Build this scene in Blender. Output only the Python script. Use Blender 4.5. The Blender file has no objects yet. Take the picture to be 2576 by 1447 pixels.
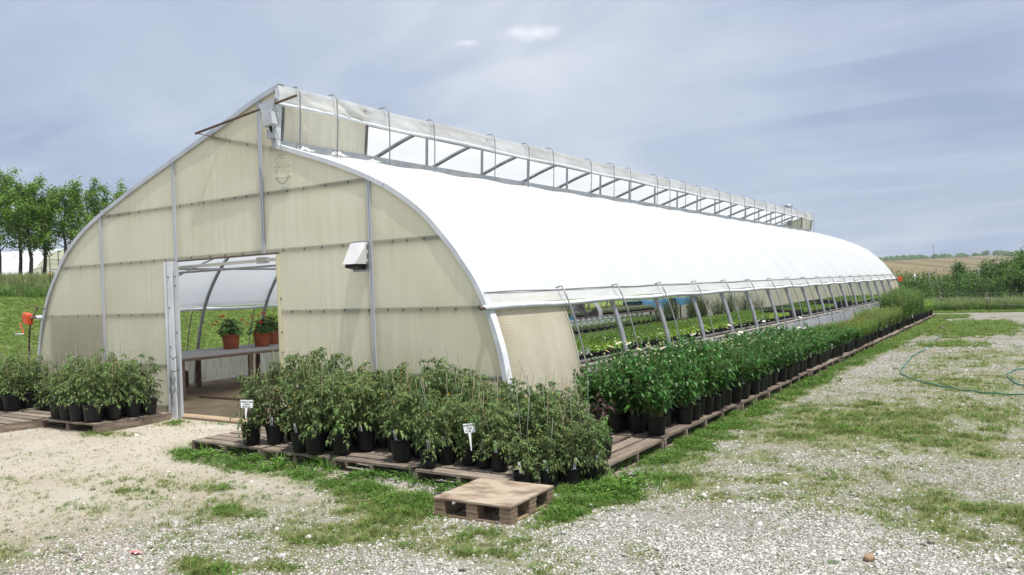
import bpy, math, random
import numpy as np
from mathutils import Vector, Matrix, Quaternion

SC = bpy.context.scene
COL = SC.collection
rnd = random.Random(7)
R_ = math.radians

# ------------------------------------------------------------------ camera
cam_d = bpy.data.cameras.new('camera')
cam = bpy.data.objects.new('camera', cam_d)
COL.objects.link(cam)
cam_d.sensor_fit = 'HORIZONTAL'
cam_d.sensor_width = 36.0
cam_d.lens = 36.0 * 2016.0 / 2576.0
cam_d.clip_start = 0.05
cam_d.clip_end = 9000.0
_Y = Vector((1322, -48.5, 2016)).normalized()          # depth of the greenhouse seen from the camera
_X = Vector((3069, -114.5, -2016)); _X = (_X - _Y * _X.dot(_Y)).normalized()
_Z = _X.cross(_Y)
right = Vector((_X[0], _Y[0], _Z[0])); down = Vector((_X[1], _Y[1], _Z[1])); fwd = Vector((_X[2], _Y[2], _Z[2]))
M = Matrix.Identity(4)
for i in range(3):
    M[i][0] = right[i]; M[i][1] = -down[i]; M[i][2] = -fwd[i]
CAM = Vector((10.262, -6.7967, 1.65))
M.translation = CAM
cam.matrix_world = M
SC.camera = cam

# ------------------------------------------------------------------ sun and sky
SUN = Vector((0.30, -0.13, 0.945)).normalized()
sun_d = bpy.data.lights.new('sun', 'SUN')
sun_d.energy = 5.0
sun_d.angle = R_(0.55)
sun_d.color = (1.0, 0.965, 0.91)
sun = bpy.data.objects.new('sun', sun_d)
COL.objects.link(sun)
sun.rotation_euler = (-SUN).to_track_quat('-Z', 'Y').to_euler()
sun.location = (0, 0, 40)

world = bpy.data.worlds.new('World')
SC.world = world
world.use_nodes = True
nt = world.node_tree
for n in list(nt.nodes): nt.nodes.remove(n)
def N(tree, typ, **kw):
    n = tree.nodes.new(typ)
    for k, v in kw.items():
        if k.startswith('i_'):
            key = k[2:]
            key = int(key) if key.isdigit() else key
            n.inputs[key].default_value = v
        else: setattr(n, k, v)
    return n
L = nt.links.new
sky = N(nt, 'ShaderNodeTexSky', sky_type='NISHITA', sun_disc=False)
sky.sun_elevation = math.asin(SUN.z); sky.sun_rotation = math.atan2(SUN.x, SUN.y)
sky.air_density = 1.0; sky.dust_density = 1.5; sky.ozone_density = 1.0
tc = N(nt, 'ShaderNodeTexCoord')
sep = N(nt, 'ShaderNodeSeparateXYZ'); L(tc.outputs['Generated'], sep.inputs[0])
def MA(op, a, b=None, c=None, clamp=False, tree=nt):
    m = tree.nodes.new('ShaderNodeMath'); m.operation = op; m.use_clamp = clamp
    for i, v in enumerate((a, b, c)):
        if v is None: continue
        if isinstance(v, (int, float)): m.inputs[i].default_value = v
        else: tree.links.new(v, m.inputs[i])
    return m.outputs[0]
zz = MA('ADD', MA('MAXIMUM', sep.outputs[2], 0.0), 0.09)
px = MA('DIVIDE', sep.outputs[0], zz); py = MA('DIVIDE', sep.outputs[1], zz)
cmb = N(nt, 'ShaderNodeCombineXYZ'); L(px, cmb.inputs[0]); L(py, cmb.inputs[1])
def CN(scale, detail, rough, off, stretch=(1, 1, 1), rotz=0.0, dist=0.0):
    mp = N(nt, 'ShaderNodeMapping'); mp.inputs['Location'].default_value = off
    mp.inputs['Scale'].default_value = stretch; mp.inputs['Rotation'].default_value = (0, 0, rotz)
    L(cmb.outputs[0], mp.inputs[0])
    t = N(nt, 'ShaderNodeTexNoise'); t.inputs['Scale'].default_value = scale
    t.inputs['Detail'].default_value = detail; t.inputs['Roughness'].default_value = rough
    t.inputs['Distortion'].default_value = dist
    L(mp.outputs[0], t.inputs['Vector']); return t.outputs[0]
def RAMP(fac, stops, tree=nt):
    r = tree.nodes.new('ShaderNodeValToRGB'); tree.links.new(fac, r.inputs[0])
    el = r.color_ramp.elements
    while len(el) < len(stops): el.new(0.5)
    for e, (p, c) in zip(el, stops):
        e.position = p; e.color = (c[0], c[1], c[2], 1) if not isinstance(c, (int, float)) else (c, c, c, 1)
    return r.outputs[0]
def MIX(fac, a, b, tree=nt, blend='MIX'):
    m = tree.nodes.new('ShaderNodeMix'); m.data_type = 'RGBA'; m.blend_type = blend
    for sock, v in ((m.inputs[0], fac), (m.inputs[6], a), (m.inputs[7], b)):
        if isinstance(v, (int, float)): sock.default_value = v
        elif isinstance(v, tuple): sock.default_value = (v[0], v[1], v[2], 1)
        else: tree.links.new(v, sock)
    return m.outputs[2]
# a wide sheet of grey-blue stratus, brighter thin places, streaks, a few small puffs
sheet = RAMP(CN(0.34, 6, 0.5, (3.1, 7.7, 0), (1.0, 0.6, 1), 0.5, 0.5),
             [(0.36, (2.6, 3.25, 4.85)), (0.49, (4.2, 4.85, 6.1)), (0.62, (6.3, 6.7, 7.3))])
streak = RAMP(CN(1.3, 7, 0.58, (1.0, 2.0, 0), (0.4, 1.6, 1), 0.12, 0.5), [(0.48, 0.0), (0.75, 0.45)])
sheet = MIX(streak, sheet, (6.6, 6.9, 7.6))
smudge = RAMP(CN(0.85, 4, 0.5, (8.3, 4.4, 0), (0.7, 1.3, 1), 0.4, 0.6), [(0.56, 0.0), (0.72, 0.55)])
sheet = MIX(smudge, sheet, (3.0, 3.7, 5.3))
low = MA('SUBTRACT', 1.0, MA('MULTIPLY', MA('MAXIMUM', sep.outputs[2], 0.0), 5.0), clamp=True)
sheet = MIX(MA('MULTIPLY', low, 0.45), sheet, (3.5, 4.25, 5.75))
cover = RAMP(CN(0.5, 5, 0.55, (5.0, 1.0, 0)), [(0.3, 0.78), (0.6, 0.93)])
skyc = MIX(cover, sky.outputs[0], sheet)
# small fair-weather clouds below the sheet
for (d, r, amt) in (((-0.4947, 0.8148, 0.3024), 0.026, 1.0), ((-0.5596, 0.775, 0.2936), 0.012, 0.7)):
    d = Vector(d).normalized()
    vd = N(nt, 'ShaderNodeVectorMath', operation='SUBTRACT'); L(tc.outputs['Generated'], vd.inputs[0]); vd.inputs[1].default_value = d
    vs = N(nt, 'ShaderNodeVectorMath', operation='MULTIPLY'); L(vd.outputs[0], vs.inputs[0]); vs.inputs[1].default_value = (0.5, 0.5, 1.9)
    ln = N(nt, 'ShaderNodeVectorMath', operation='LENGTH'); L(vs.outputs[0], ln.inputs[0])
    nz = N(nt, 'ShaderNodeTexNoise'); nz.inputs['Scale'].default_value = 62; nz.inputs['Detail'].default_value = 7
    L(tc.outputs['Generated'], nz.inputs['Vector'])
    f = MA('SUBTRACT', 1.0, MA('DIVIDE', ln.outputs['Value'], r), clamp=True)
    f = MA('MULTIPLY', MA('SUBTRACT', MA('ADD', f, nz.outputs[0]), 0.72, clamp=True), 1.6 * amt, clamp=True)
    f = MA('MULTIPLY', f, MA('LESS_THAN', ln.outputs['Value'], r))
    skyc = MIX(f, skyc, (7.2, 7.5, 8.2))
bg = N(nt, 'ShaderNodeBackground'); L(skyc, bg.inputs[0]); bg.inputs[1].default_value = 0.102
wo = N(nt, 'ShaderNodeOutputWorld'); L(bg.outputs[0], wo.inputs[0])

# ------------------------------------------------------------------ exposure and render settings
SC.view_settings.view_transform = 'Standard'
SC.view_settings.look = 'None'
SC.view_settings.exposure = 0.26
SC.view_settings.gamma = 1.0
SC.view_settings.use_curve_mapping = False
SC.render.engine = 'CYCLES'
SC.cycles.use_denoising = True
SC.cycles.max_bounces = 8
SC.cycles.diffuse_bounces = 4
SC.cycles.transmission_bounces = 6
SC.cycles.transparent_max_bounces = 8
SC.cycles.sample_clamp_indirect = 6.0
SC.cycles.caustics_reflective = False
SC.cycles.caustics_refractive = False

# ------------------------------------------------------------------ helpers: noise
def _hash(ix, iy, seed):
    h = (ix.astype(np.int64) * 374761393 + iy.astype(np.int64) * 668265263 + seed * 974634777) & 0xffffffff
    h = ((h ^ (h >> 13)) * 1274126177) & 0xffffffff
    return ((h ^ (h >> 16)) & 0xffff) / 65535.0
def vnoise(x, y, seed=0):
    x = np.asarray(x, float); y = np.asarray(y, float)
    ix = np.floor(x); iy = np.floor(y); fx = x - ix; fy = y - iy
    fx = fx * fx * (3 - 2 * fx); fy = fy * fy * (3 - 2 * fy)
    a = _hash(ix, iy, seed); b = _hash(ix + 1, iy, seed); c = _hash(ix, iy + 1, seed); d = _hash(ix + 1, iy + 1, seed)
    return (a * (1 - fx) + b * fx) * (1 - fy) + (c * (1 - fx) + d * fx) * fy
def fbm(x, y, scale=1.0, octs=4, seed=0):
    t = 0; amp = 1; tot = 0
    for o in range(octs):
        t = t + amp * vnoise(np.asarray(x) * scale * 2 ** o, np.asarray(y) * scale * 2 ** o, seed + o * 17); tot += amp; amp *= 0.55
    return t / tot
def sstep(a, b, x):
    t = np.clip((np.asarray(x, float) - a) / (b - a), 0, 1); return t * t * (3 - 2 * t)

# ------------------------------------------------------------------ helpers: meshes
class MB:
    """collects vertices and faces for one mesh"""
    def __init__(s): s.v = []; s.f = []; s.m = []
    def add(s, vs, fs, mi=0):
        o = len(s.v); s.v.extend(tuple(p) for p in vs)
        for f in fs: s.f.append(tuple(i + o for i in f)); s.m.append(mi)
    def box(s, x0, x1, y0, y1, z0, z1, mi=0):
        s.add([(x0, y0, z0), (x1, y0, z0), (x1, y1, z0), (x0, y1, z0), (x0, y0, z1), (x1, y0, z1), (x1, y1, z1), (x0, y1, z1)],
              [(0, 3, 2, 1), (4, 5, 6, 7), (0, 1, 5, 4), (1, 2, 6, 5), (2, 3, 7, 6), (3, 0, 4, 7)], mi)
    def obox(s, c, ax, ay, az, mi=0):
        c = Vector(c); ax = Vector(ax); ay = Vector(ay); az = Vector(az)
        vs = [c + a * ax + b * ay + d * az for d in (-1, 1) for a, b in ((-1, -1), (1, -1), (1, 1), (-1, 1))]
        s.add(vs, [(0, 3, 2, 1), (4, 5, 6, 7), (0, 1, 5, 4), (1, 2, 6, 5), (2, 3, 7, 6), (3, 0, 4, 7)], mi)
    def tube(s, pts, r, n=8, cap=True, mi=0):
        pts = [Vector(p) for p in pts]; k = len(pts)
        rs = r if isinstance(r, (list, tuple)) else [r] * k
        up = None; rings = []
        for i, p in enumerate(pts):
            t = (pts[min(i + 1, k - 1)] - pts[max(i - 1, 0)])
            if t.length < 1e-9: t = Vector((0, 0, 1))
            t.normalize()
            if up is None:
                up = Vector((0, 0, 1)) if abs(t.z) < 0.9 else Vector((1, 0, 0))
            up = (up - t * up.dot(t))
            if up.length < 1e-6: up = t.orthogonal()
            up.normalize(); sd = t.cross(up)
            rings.append([p + (up * math.cos(2 * math.pi * j / n) + sd * math.sin(2 * math.pi * j / n)) * rs[i] for j in range(n)])
        vs = [q for rg in rings for q in rg]; fs = []
        for i in range(k - 1):
            for j in range(n):
                a = i * n + j; b = i * n + (j + 1) % n
                fs.append((a, b, b + n, a + n))
        if cap:
            fs.append(tuple(range(n - 1, -1, -1))); fs.append(tuple((k - 1) * n + j for j in range(n)))
        s.add(vs, fs, mi)
    def lathe(s, prof, n=16, c=(0, 0, 0), mi=0, close=False):
        vs = [(c[0] + r * math.cos(2 * math.pi * j / n), c[1] + r * math.sin(2 * math.pi * j / n), c[2] + z) for r, z in prof for j in range(n)]
        fs = []
        for i in range(len(prof) - 1):
            for j in range(n):
                a = i * n + j; b = i * n + (j + 1) % n
                fs.append((a, b, b + n, a + n))
        if close:
            fs.append(tuple(range(n - 1, -1, -1))); fs.append(tuple((len(prof) - 1) * n + j for j in range(n)))
        s.add(vs, fs, mi)
    def grid(s, P, mi=0):
        """P[i][j] -> point"""
        a = len(P); b = len(P[0])
        s.add([p for row in P for p in row], [(i * b + j, i * b + j + 1, (i + 1) * b + j + 1, (i + 1) * b + j) for i in range(a - 1) for j in range(b - 1)], mi)
    def leaf(s, p, d, nrm, ln, w, droop=0.25, fold=0.25, mi=0):
        d = Vector(d).normalized(); nrm = Vector(nrm); sd = d.cross(nrm)
        if sd.length < 1e-5: sd = d.orthogonal()
        sd.normalize(); up = sd.cross(d)
        p = Vector(p); m = p + d * ln * 0.45 + up * ln * 0.05
        tip = p + d * ln * (1 - 0.3 * droop) - up * ln * droop
        l = m + sd * w * 0.5 + up * w * fold; r = m - sd * w * 0.5 + up * w * fold
        s.add([p, l, m, r, tip], [(0, 2, 1), (0, 3, 2), (1, 2, 4), (2, 3, 4)], mi)
    def leaf2(s, p, d, nrm, ln, w, droop=0.2, fold=0.2, mi=0):
        d = Vector(d).normalized(); nrm = Vector(nrm); sd = d.cross(nrm)
        if sd.length < 1e-5: sd = d.orthogonal()
        sd.normalize(); up = sd.cross(d)
        p = Vector(p); m = p + d * ln * 0.45
        tip = p + d * ln * (1 - 0.3 * droop) - up * ln * droop
        l = m + sd * w * 0.5 + up * w * fold; r = m - sd * w * 0.5 + up * w * fold
        s.add([p, l, tip, r], [(0, 2, 1), (0, 3, 2)], mi)
    def mesh(s, name, mats, smooth=False):
        me = bpy.data.meshes.new(name)
        me.from_pydata(s.v, [], s.f)
        for m in (mats if isinstance(mats, (list, tuple)) else [mats]): me.materials.append(m)
        if any(s.m): me.polygons.foreach_set('material_index', s.m)
        if smooth: me.polygons.foreach_set('use_smooth', [True] * len(me.polygons))
        me.update()
        return me
    def obj(s, name, mats, parent=None, smooth=False, loc=None):
        return link(name, s.mesh(name, mats, smooth), parent, loc)

def link(name, data, parent=None, loc=None, rot=None, scl=None):
    o = bpy.data.objects.new(name, data); COL.objects.link(o)
    if parent is not None: o.parent = parent
    if loc is not None: o.location = loc
    if rot is not None: o.rotation_euler = rot
    if scl is not None: o.scale = scl
    return o
def tag(o, label, cat, group=None, kind=None):
    if label: o['label'] = label
    if cat: o['category'] = cat
    if group: o['group'] = group
    if kind: o['kind'] = kind
    return o
def thing(name, label, cat, loc=(0, 0, 0), rotz=0.0, group=None):
    o = link(name, None, None, loc, (0, 0, rotz)); o.empty_display_size = 0.1
    return tag(o, label, cat, group)
def copy_tree(o, parent=None):
    c = o.copy(); COL.objects.link(c); c.parent = parent
    for ch in o.children: copy_tree(ch, c)
    return c
ORD = ['first', 'second', 'third', 'fourth', 'fifth', 'sixth', 'seventh', 'eighth', 'ninth', 'tenth', 'eleventh', 'twelfth', 'thirteenth', 'fourteenth', 'fifteenth',
       'sixteenth', 'seventeenth', 'eighteenth', 'nineteenth', 'twentieth', 'twenty-first', 'twenty-second', 'twenty-third', 'twenty-fourth', 'twenty-fifth', 'twenty-sixth', 'twenty-seventh', 'twenty-eighth', 'twenty-ninth', 'thirtieth']

# ------------------------------------------------------------------ helpers: materials
def mat(name, c1, c2=None, scale=8.0, rough=0.7, bump=0.0, bscale=40.0, metal=0.0, stretch=(1, 1, 1), lo=0.35, hi=0.65, spec=0.3,
        trans=0.0, tcol=None, island=0.0, objrand=0.0, coord='Object', detail=5):
    m = bpy.data.materials.new(name); m.use_nodes = True
    t = m.node_tree
    for n in list(t.nodes): t.nodes.remove(n)
    out = N(t, 'ShaderNodeOutputMaterial')
    b = N(t, 'ShaderNodeBsdfPrincipled')
    b.inputs['Roughness'].default_value = rough; b.inputs['Metallic'].default_value = metal
    b.inputs['Specular IOR Level'].default_value = spec
    tcn = N(t, 'ShaderNodeTexCoord'); mp = N(t, 'ShaderNodeMapping'); mp.inputs['Scale'].default_value = stretch
    t.links.new(tcn.outputs[coord], mp.inputs[0])
    col = None
    if c2 is not None:
        nz = N(t, 'ShaderNodeTexNoise'); nz.inputs['Scale'].default_value = scale; nz.inputs['Detail'].default_value = detail
        t.links.new(mp.outputs[0], nz.inputs['Vector'])
        f = RAMP(nz.outputs[0], [(lo, 0.0), (hi, 1.0)], t)
        col = MIX(f, tuple(c1), tuple(c2), t)
    if island or objrand:
        hs = N(t, 'ShaderNodeHueSaturation')
        if col is None: hs.inputs['Color'].default_value = (*c1, 1)
        else: t.links.new(col, hs.inputs['Color'])
        v = None
        if island:
            g = N(t, 'ShaderNodeNewGeometry')
            v = MA('MULTIPLY_ADD', g.outputs['Random Per Island'], 2 * island, 1.0 - island, tree=t)
            t.links.new(MA('MULTIPLY_ADD', g.outputs['Random Per Island'], 0.03 * island / 0.3, 0.5 - 0.015 * island / 0.3, tree=t), hs.inputs['Hue'])
        if objrand:
            oi = N(t, 'ShaderNodeObjectInfo')
            v2 = MA('MULTIPLY_ADD', oi.outputs['Random'], 2 * objrand, 1.0 - objrand, tree=t)
            v = v2 if v is None else MA('MULTIPLY', v, v2, tree=t)
        t.links.new(v, hs.inputs['Value'])
        col = hs.outputs[0]
    if col is None: b.inputs['Base Color'].default_value = (*c1, 1)
    else: t.links.new(col, b.inputs['Base Color'])
    if bump:
        bn = N(t, 'ShaderNodeTexNoise'); bn.inputs['Scale'].default_value = bscale; bn.inputs['Detail'].default_value = 4
        t.links.new(mp.outputs[0], bn.inputs['Vector'])
        bp = N(t, 'ShaderNodeBump'); bp.inputs['Strength'].default_value = bump; bp.inputs['Distance'].default_value = 0.01
        t.links.new(bn.outputs[0], bp.inputs['Height']); t.links.new(bp.outputs[0], b.inputs['Normal'])
    sh = b.outputs[0]
    if trans:
        tr = N(t, 'ShaderNodeBsdfTranslucent')
        if tcol is not None: tr.inputs[0].default_value = (*tcol, 1)
        elif col is not None: t.links.new(col, tr.inputs[0])
        else: tr.inputs[0].default_value = (*c1, 1)
        mx = N(t, 'ShaderNodeMixShader'); mx.inputs[0].default_value = trans
        t.links.new(b.outputs[0], mx.inputs[1]); t.links.new(tr.outputs[0], mx.inputs[2]); sh = mx.outputs[0]
    t.links.new(sh, out.inputs[0])
    return m

MT = {}
MT['galv'] = mat('galvanised_steel', (0.30, 0.32, 0.34), (0.40, 0.42, 0.44), 6, 0.45, metal=0.55, bump=0.05)
MT['galv_dark'] = mat('weathered_pipe', (0.13, 0.13, 0.135), (0.22, 0.22, 0.22), 9, 0.55, metal=0.3)
MT['alu'] = mat('aluminium_channel', (0.50, 0.53, 0.57), (0.62, 0.65, 0.69), 3, 0.4, metal=0.45, stretch=(1, 1, .3))
MT['white_trim'] = mat('white_film_trim', (0.74, 0.76, 0.79), (0.62, 0.65, 0.69), 5, 0.45)
MT['bar'] = mat('grey_steel_bar', (0.22, 0.225, 0.23), (0.32, 0.325, 0.33), 9, 0.5, metal=.4)
MT['caulk'] = mat('old_caulk', (0.44, 0.41, 0.30), (0.52, 0.49, 0.37), 20, .8)
MT['rust'] = mat('rusty_steel', (0.10, 0.055, 0.035), (0.16, 0.13, 0.11), 20, 0.8)
MT['orange'] = mat('orange_plastic', (0.72, 0.10, 0.03), (0.60, 0.08, 0.025), 6, 0.4)
MT['greybox'] = mat('grey_enamel', (0.42, 0.45, 0.48), (0.50, 0.53, 0.55), 5, 0.4)
MT['hood'] = mat('painted_hood', (0.52, 0.51, 0.52), (0.60, 0.59, 0.59), 7, 0.55, bump=.05)
MT['black'] = mat('black_rubber', (0.012, 0.012, 0.013), None, rough=0.6)
MT['pot'] = mat('black_plastic_pot', (0.007, 0.007, 0.008), (0.014, 0.014, 0.015), 22, 0.45, bump=0.12, bscale=60, stretch=(1, 1, .3), spec=.22, objrand=.3)
MT['soil'] = mat('potting_soil', (0.035, 0.024, 0.016), (0.10, 0.075, 0.05), 60, 0.95, bump=0.8, bscale=120)
MT['terracotta'] = mat('terracotta_plastic', (0.34, 0.095, 0.045), (0.27, 0.075, 0.038), 9, 0.55)
MT['tag'] = mat('white_plastic_tag', (0.72, 0.74, 0.76), (0.78, 0.79, 0.80), 30, 0.5)
MT['ink'] = mat('black_ink', (0.02, 0.02, 0.025), None, rough=0.7)
MT['stake'] = mat('bamboo_stake', (0.24, 0.20, 0.13), (0.16, 0.135, 0.095), 25, 0.75)
MT['stake_green'] = mat('green_stake', (0.13, 0.16, 0.12), (0.19, 0.20, 0.16), 25, 0.75)
MT['stem'] = mat('plant_stem', (0.19, 0.23, 0.08), (0.25, 0.27, 0.11), 12, 0.7, trans=.15)
MT['wood_grey'] = mat('weathered_pallet_wood', (0.13, 0.10, 0.08), (0.27, 0.225, 0.18), 5, 0.85, bump=0.5, bscale=30, stretch=(1.2, 14, 6), objrand=.22)
MT['wood_grey_y'] = mat('weathered_pallet_wood_lengthwise', (0.12, 0.09, 0.07), (0.26, 0.21, 0.165), 5, 0.85, bump=0.5, bscale=30, stretch=(14, 1.2, 6), objrand=.22)
MT['wood_tan'] = mat('tan_pallet_wood', (0.20, 0.14, 0.095), (0.30, 0.22, 0.155), 6, 0.85, bump=0.4, bscale=30, stretch=(2, 2, 14), objrand=.1)
MT['plywood'] = mat('weathered_plywood', (0.15, 0.10, 0.065), (0.37, 0.30, 0.225), 5.5, 0.85, bump=0.35, bscale=18, stretch=(1.0, 2.0, 1), lo=.30, hi=.58, detail=14)
MT['bench_wood'] = mat('bench_boards', (0.25, 0.235, 0.225), (0.34, 0.32, 0.31), 5, 0.8, bump=.3, stretch=(6, 1, 6))
MT['bench_leg'] = mat('bench_lumber', (0.16, 0.12, 0.09), (0.23, 0.17, 0.13), 7, 0.85, stretch=(6, 6, 1))
MT['tray'] = mat('black_seed_tray', (0.010, 0.010, 0.011), (0.02, 0.02, 0.02), 25, 0.45)
MT['hose'] = mat('green_hose', (0.035, 0.15, 0.105), (0.05, 0.18, 0.13), 5, 0.4)
MT['bark'] = mat('tree_bark', (0.075, 0.06, 0.055), (0.14, 0.115, 0.10), 9, 0.9, bump=.6, stretch=(3, 3, .7))
MT['blue'] = mat('blue_plastic', (0.10, 0.33, 0.56), (0.13, 0.37, 0.60), 5, 0.5)
MT['fan'] = mat('fan_drum', (0.62, 0.63, 0.64), (0.70, 0.71, 0.72), 5, 0.4)
MT['rock_brown'] = mat('brown_rock', (0.27, 0.17, 0.10), (0.36, 0.25, 0.16), 18, 0.85, bump=.4)
MT['red'] = mat('red_wrapper', (0.55, 0.05, 0.06), (0.75, 0.5, 0.48), 35, 0.45)
def leafmat(name, c1, c2, tr=.32, island=.3, objrand=.1, rough=.55, spec=.3):
    return mat(name, c1, c2, 3.0, rough, trans=tr, island=island, objrand=objrand, spec=spec)
MT['tomato'] = leafmat('tomato_leaf', (0.125, 0.19, 0.06), (0.18, 0.24, 0.088), tr=.38, island=.5, objrand=.2)
MT['tomato_low'] = leafmat('tomato_old_leaf', (0.17, 0.25, 0.05), (0.22, 0.27, 0.07), island=.3)
MT['daisy'] = leafmat('daisy_leaf', (0.05, 0.145, 0.024), (0.095, 0.215, 0.042), island=.5, spec=.45, rough=.42)
MT['broad'] = leafmat('broad_leaf', (0.06, 0.165, 0.024), (0.085, 0.20, 0.035), island=.28, spec=.4)
MT['fine'] = leafmat('fine_leaf', (0.13, 0.26, 0.04), (0.17, 0.30, 0.06), island=.3)
MT['spurge'] = leafmat('lime_leaf', (0.19, 0.28, 0.065), (0.24, 0.33, 0.085), island=.3)
MT['bush'] = leafmat('bush_leaf', (0.12, 0.22, 0.045), (0.17, 0.275, 0.07), island=.35)
MT['burgundy'] = leafmat('burgundy_leaf', (0.07, 0.032, 0.035), (0.10, 0.06, 0.055), island=.35, tr=.2)
MT['seed_mid'] = leafmat('seedling_leaf', (0.24, 0.39, 0.075), (0.31, 0.45, 0.10), island=.4)
MT['seed_lime'] = leafmat('lime_seedling_leaf', (0.28, 0.44, 0.06), (0.34, 0.48, 0.10), island=.3)
MT['seed_dark'] = leafmat('purple_seedling_leaf', (0.04, 0.025, 0.035), (0.07, 0.05, 0.06), island=.4)
MT['seed_grey'] = leafmat('grey_seedling_leaf', (0.09, 0.15, 0.07), (0.12, 0.18, 0.09), island=.3)
MT['pine'] = leafmat('soft_needle_leaf', (0.055, 0.115, 0.045), (0.08, 0.15, 0.06), island=.3)
MT['geranium'] = leafmat('geranium_leaf', (0.05, 0.12, 0.028), (0.075, 0.155, 0.04), island=.35)
MT['tree'] = leafmat('tree_leaf', (0.17, 0.285, 0.045), (0.23, 0.34, 0.07), tr=.45, island=.45)
MT['bramble'] = leafmat('bramble_leaf', (0.075, 0.15, 0.03), (0.115, 0.20, 0.045), island=.4)
MT['dry'] = leafmat('dry_grass_blade', (0.19, 0.215, 0.065), (0.26, 0.275, 0.10), island=.35, objrand=.3)
MT['grass'] = leafmat('grass_blade', (0.15, 0.225, 0.045), (0.22, 0.28, 0.075), island=.35, objrand=.3)
MT['weed'] = leafmat('weed_leaf', (0.10, 0.22, 0.03), (0.15, 0.27, 0.05), island=.35, objrand=.25)
MT['tallgrass'] = leafmat('tall_grass_blade', (0.16, 0.21, 0.07), (0.27, 0.28, 0.13), island=.35, objrand=.25)
MT['petal_white'] = mat('white_petal', (0.80, 0.80, 0.78), None, rough=.6, trans=.25)
MT['bud'] = mat('cream_bud', (0.40, 0.42, 0.20), (0.55, 0.53, 0.33), 30, .6)
MT['yellow'] = mat('yellow_flower', (0.70, 0.46, 0.04), None, rough=.6)
MT['orange_fl'] = mat('orange_flower', (0.75, 0.22, 0.03), None, rough=.6)
MT['redfl'] = mat('scarlet_flower', (0.70, 0.04, 0.025), (0.80, 0.08, 0.05), 30, .6)

def film_mat(name, c, tfac, tcol, streak=0.0, scol=None, rough=.4, sscale=(14, 14, .6), bump=0.0, corr=None):
    m = bpy.data.materials.new(name); m.use_nodes = True; t = m.node_tree
    for n in list(t.nodes): t.nodes.remove(n)
    out = N(t, 'ShaderNodeOutputMaterial'); b = N(t, 'ShaderNodeBsdfPrincipled'); b.inputs['Roughness'].default_value = rough
    b.inputs['Specular IOR Level'].default_value = .35
    tr = N(t, 'ShaderNodeBsdfTranslucent'); mx = N(t, 'ShaderNodeMixShader'); mx.inputs[0].default_value = tfac
    tcn = N(t, 'ShaderNodeTexCoord')
    if streak:
        mp = N(t, 'ShaderNodeMapping'); mp.inputs['Scale'].default_value = sscale; t.links.new(tcn.outputs['Object'], mp.inputs[0])
        n1 = N(t, 'ShaderNodeTexNoise'); n1.inputs['Scale'].default_value = 1.0; n1.inputs['Detail'].default_value = 6; t.links.new(mp.outputs[0], n1.inputs['Vector'])
        n2 = N(t, 'ShaderNodeTexNoise'); n2.inputs['Scale'].default_value = 1.1; n2.inputs['Detail'].default_value = 4; t.links.new(tcn.outputs['Object'], n2.inputs['Vector'])
        f = MA('MULTIPLY', RAMP(n1.outputs[0], [(.40, 0.0), (.75, 1.0)], t), RAMP(n2.outputs[0], [(.35, .25), (.65, 1.0)], t), tree=t)
        f = MA('MULTIPLY', f, streak, tree=t)
        n3 = N(t, 'ShaderNodeTexNoise'); n3.inputs['Scale'].default_value = .75; n3.inputs['Detail'].default_value = 3; t.links.new(tcn.outputs['Object'], n3.inputs['Vector'])
        f = MA('ADD', f, MA('MULTIPLY', RAMP(n3.outputs[0], [(.40, 0.0), (.68, 1.0)], t), streak * .9, tree=t), clamp=True, tree=t)  # broad mottling: uneven sheet tone, and soft frame shadows painted into the wall colour
        cc = MIX(f, tuple(c), tuple(scol), t); tc2 = MIX(f, tuple(tcol), tuple(scol), t)
        t.links.new(cc, b.inputs['Base Color']); t.links.new(tc2, tr.inputs[0])
    else:
        b.inputs['Base Color'].default_value = (*c, 1); tr.inputs[0].default_value = (*tcol, 1)
    if corr is not None:
        w = N(t, 'ShaderNodeTexWave', bands_direction=corr[0]); w.inputs['Scale'].default_value = corr[1]; w.inputs['Distortion'].default_value = .3
        t.links.new(tcn.outputs['Object'], w.inputs['Vector'])
        bp = N(t, 'ShaderNodeBump'); bp.inputs['Strength'].default_value = corr[2]; bp.inputs['Distance'].default_value = .01
        t.links.new(w.outputs[1] if len(w.outputs) > 1 else w.outputs[0], bp.inputs['Height']); t.links.new(bp.outputs[0], b.inputs['Normal'])
    if bump:
        bn = N(t, 'ShaderNodeTexNoise'); bn.inputs['Scale'].default_value = 7; bn.inputs['Detail'].default_value = 5
        t.links.new(tcn.outputs['Object'], bn.inputs['Vector'])
        bp = N(t, 'ShaderNodeBump'); bp.inputs['Strength'].default_value = bump; bp.inputs['Distance'].default_value = .03
        t.links.new(bn.outputs[0], bp.inputs['Height']); t.links.new(bp.outputs[0], b.inputs['Normal'])
    t.links.new(b.outputs[0], mx.inputs[1]); t.links.new(tr.outputs[0], mx.inputs[2]); t.links.new(mx.outputs[0], out.inputs[0])
    return m
MT['film'] = film_mat('white_greenhouse_film', (0.93, 0.945, 0.965), .47, (0.90, 0.93, 0.97), .12, (0.66, 0.67, 0.69), sscale=(2, .6, 2))
MT['film_clear'] = film_mat('clear_curtain_film', (0.90, 0.91, 0.92), .5, (0.93, 0.94, 0.95), .3, (0.55, 0.53, 0.48), bump=.5, sscale=(5, 2, 5))
MT['poly'] = film_mat('yellowed_polycarbonate', (0.77, 0.745, 0.585), .56, (0.97, 0.95, 0.77), .27, (0.52, 0.46, 0.29), corr=('X', 24, .03))
MT['poly_corr'] = film_mat('corrugated_fibreglass', (0.70, 0.665, 0.53), .42, (0.88, 0.84, 0.68), .6, (0.40, 0.33, 0.2), corr=('Z', 11.5, .14), sscale=(3, 3, 1))
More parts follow.
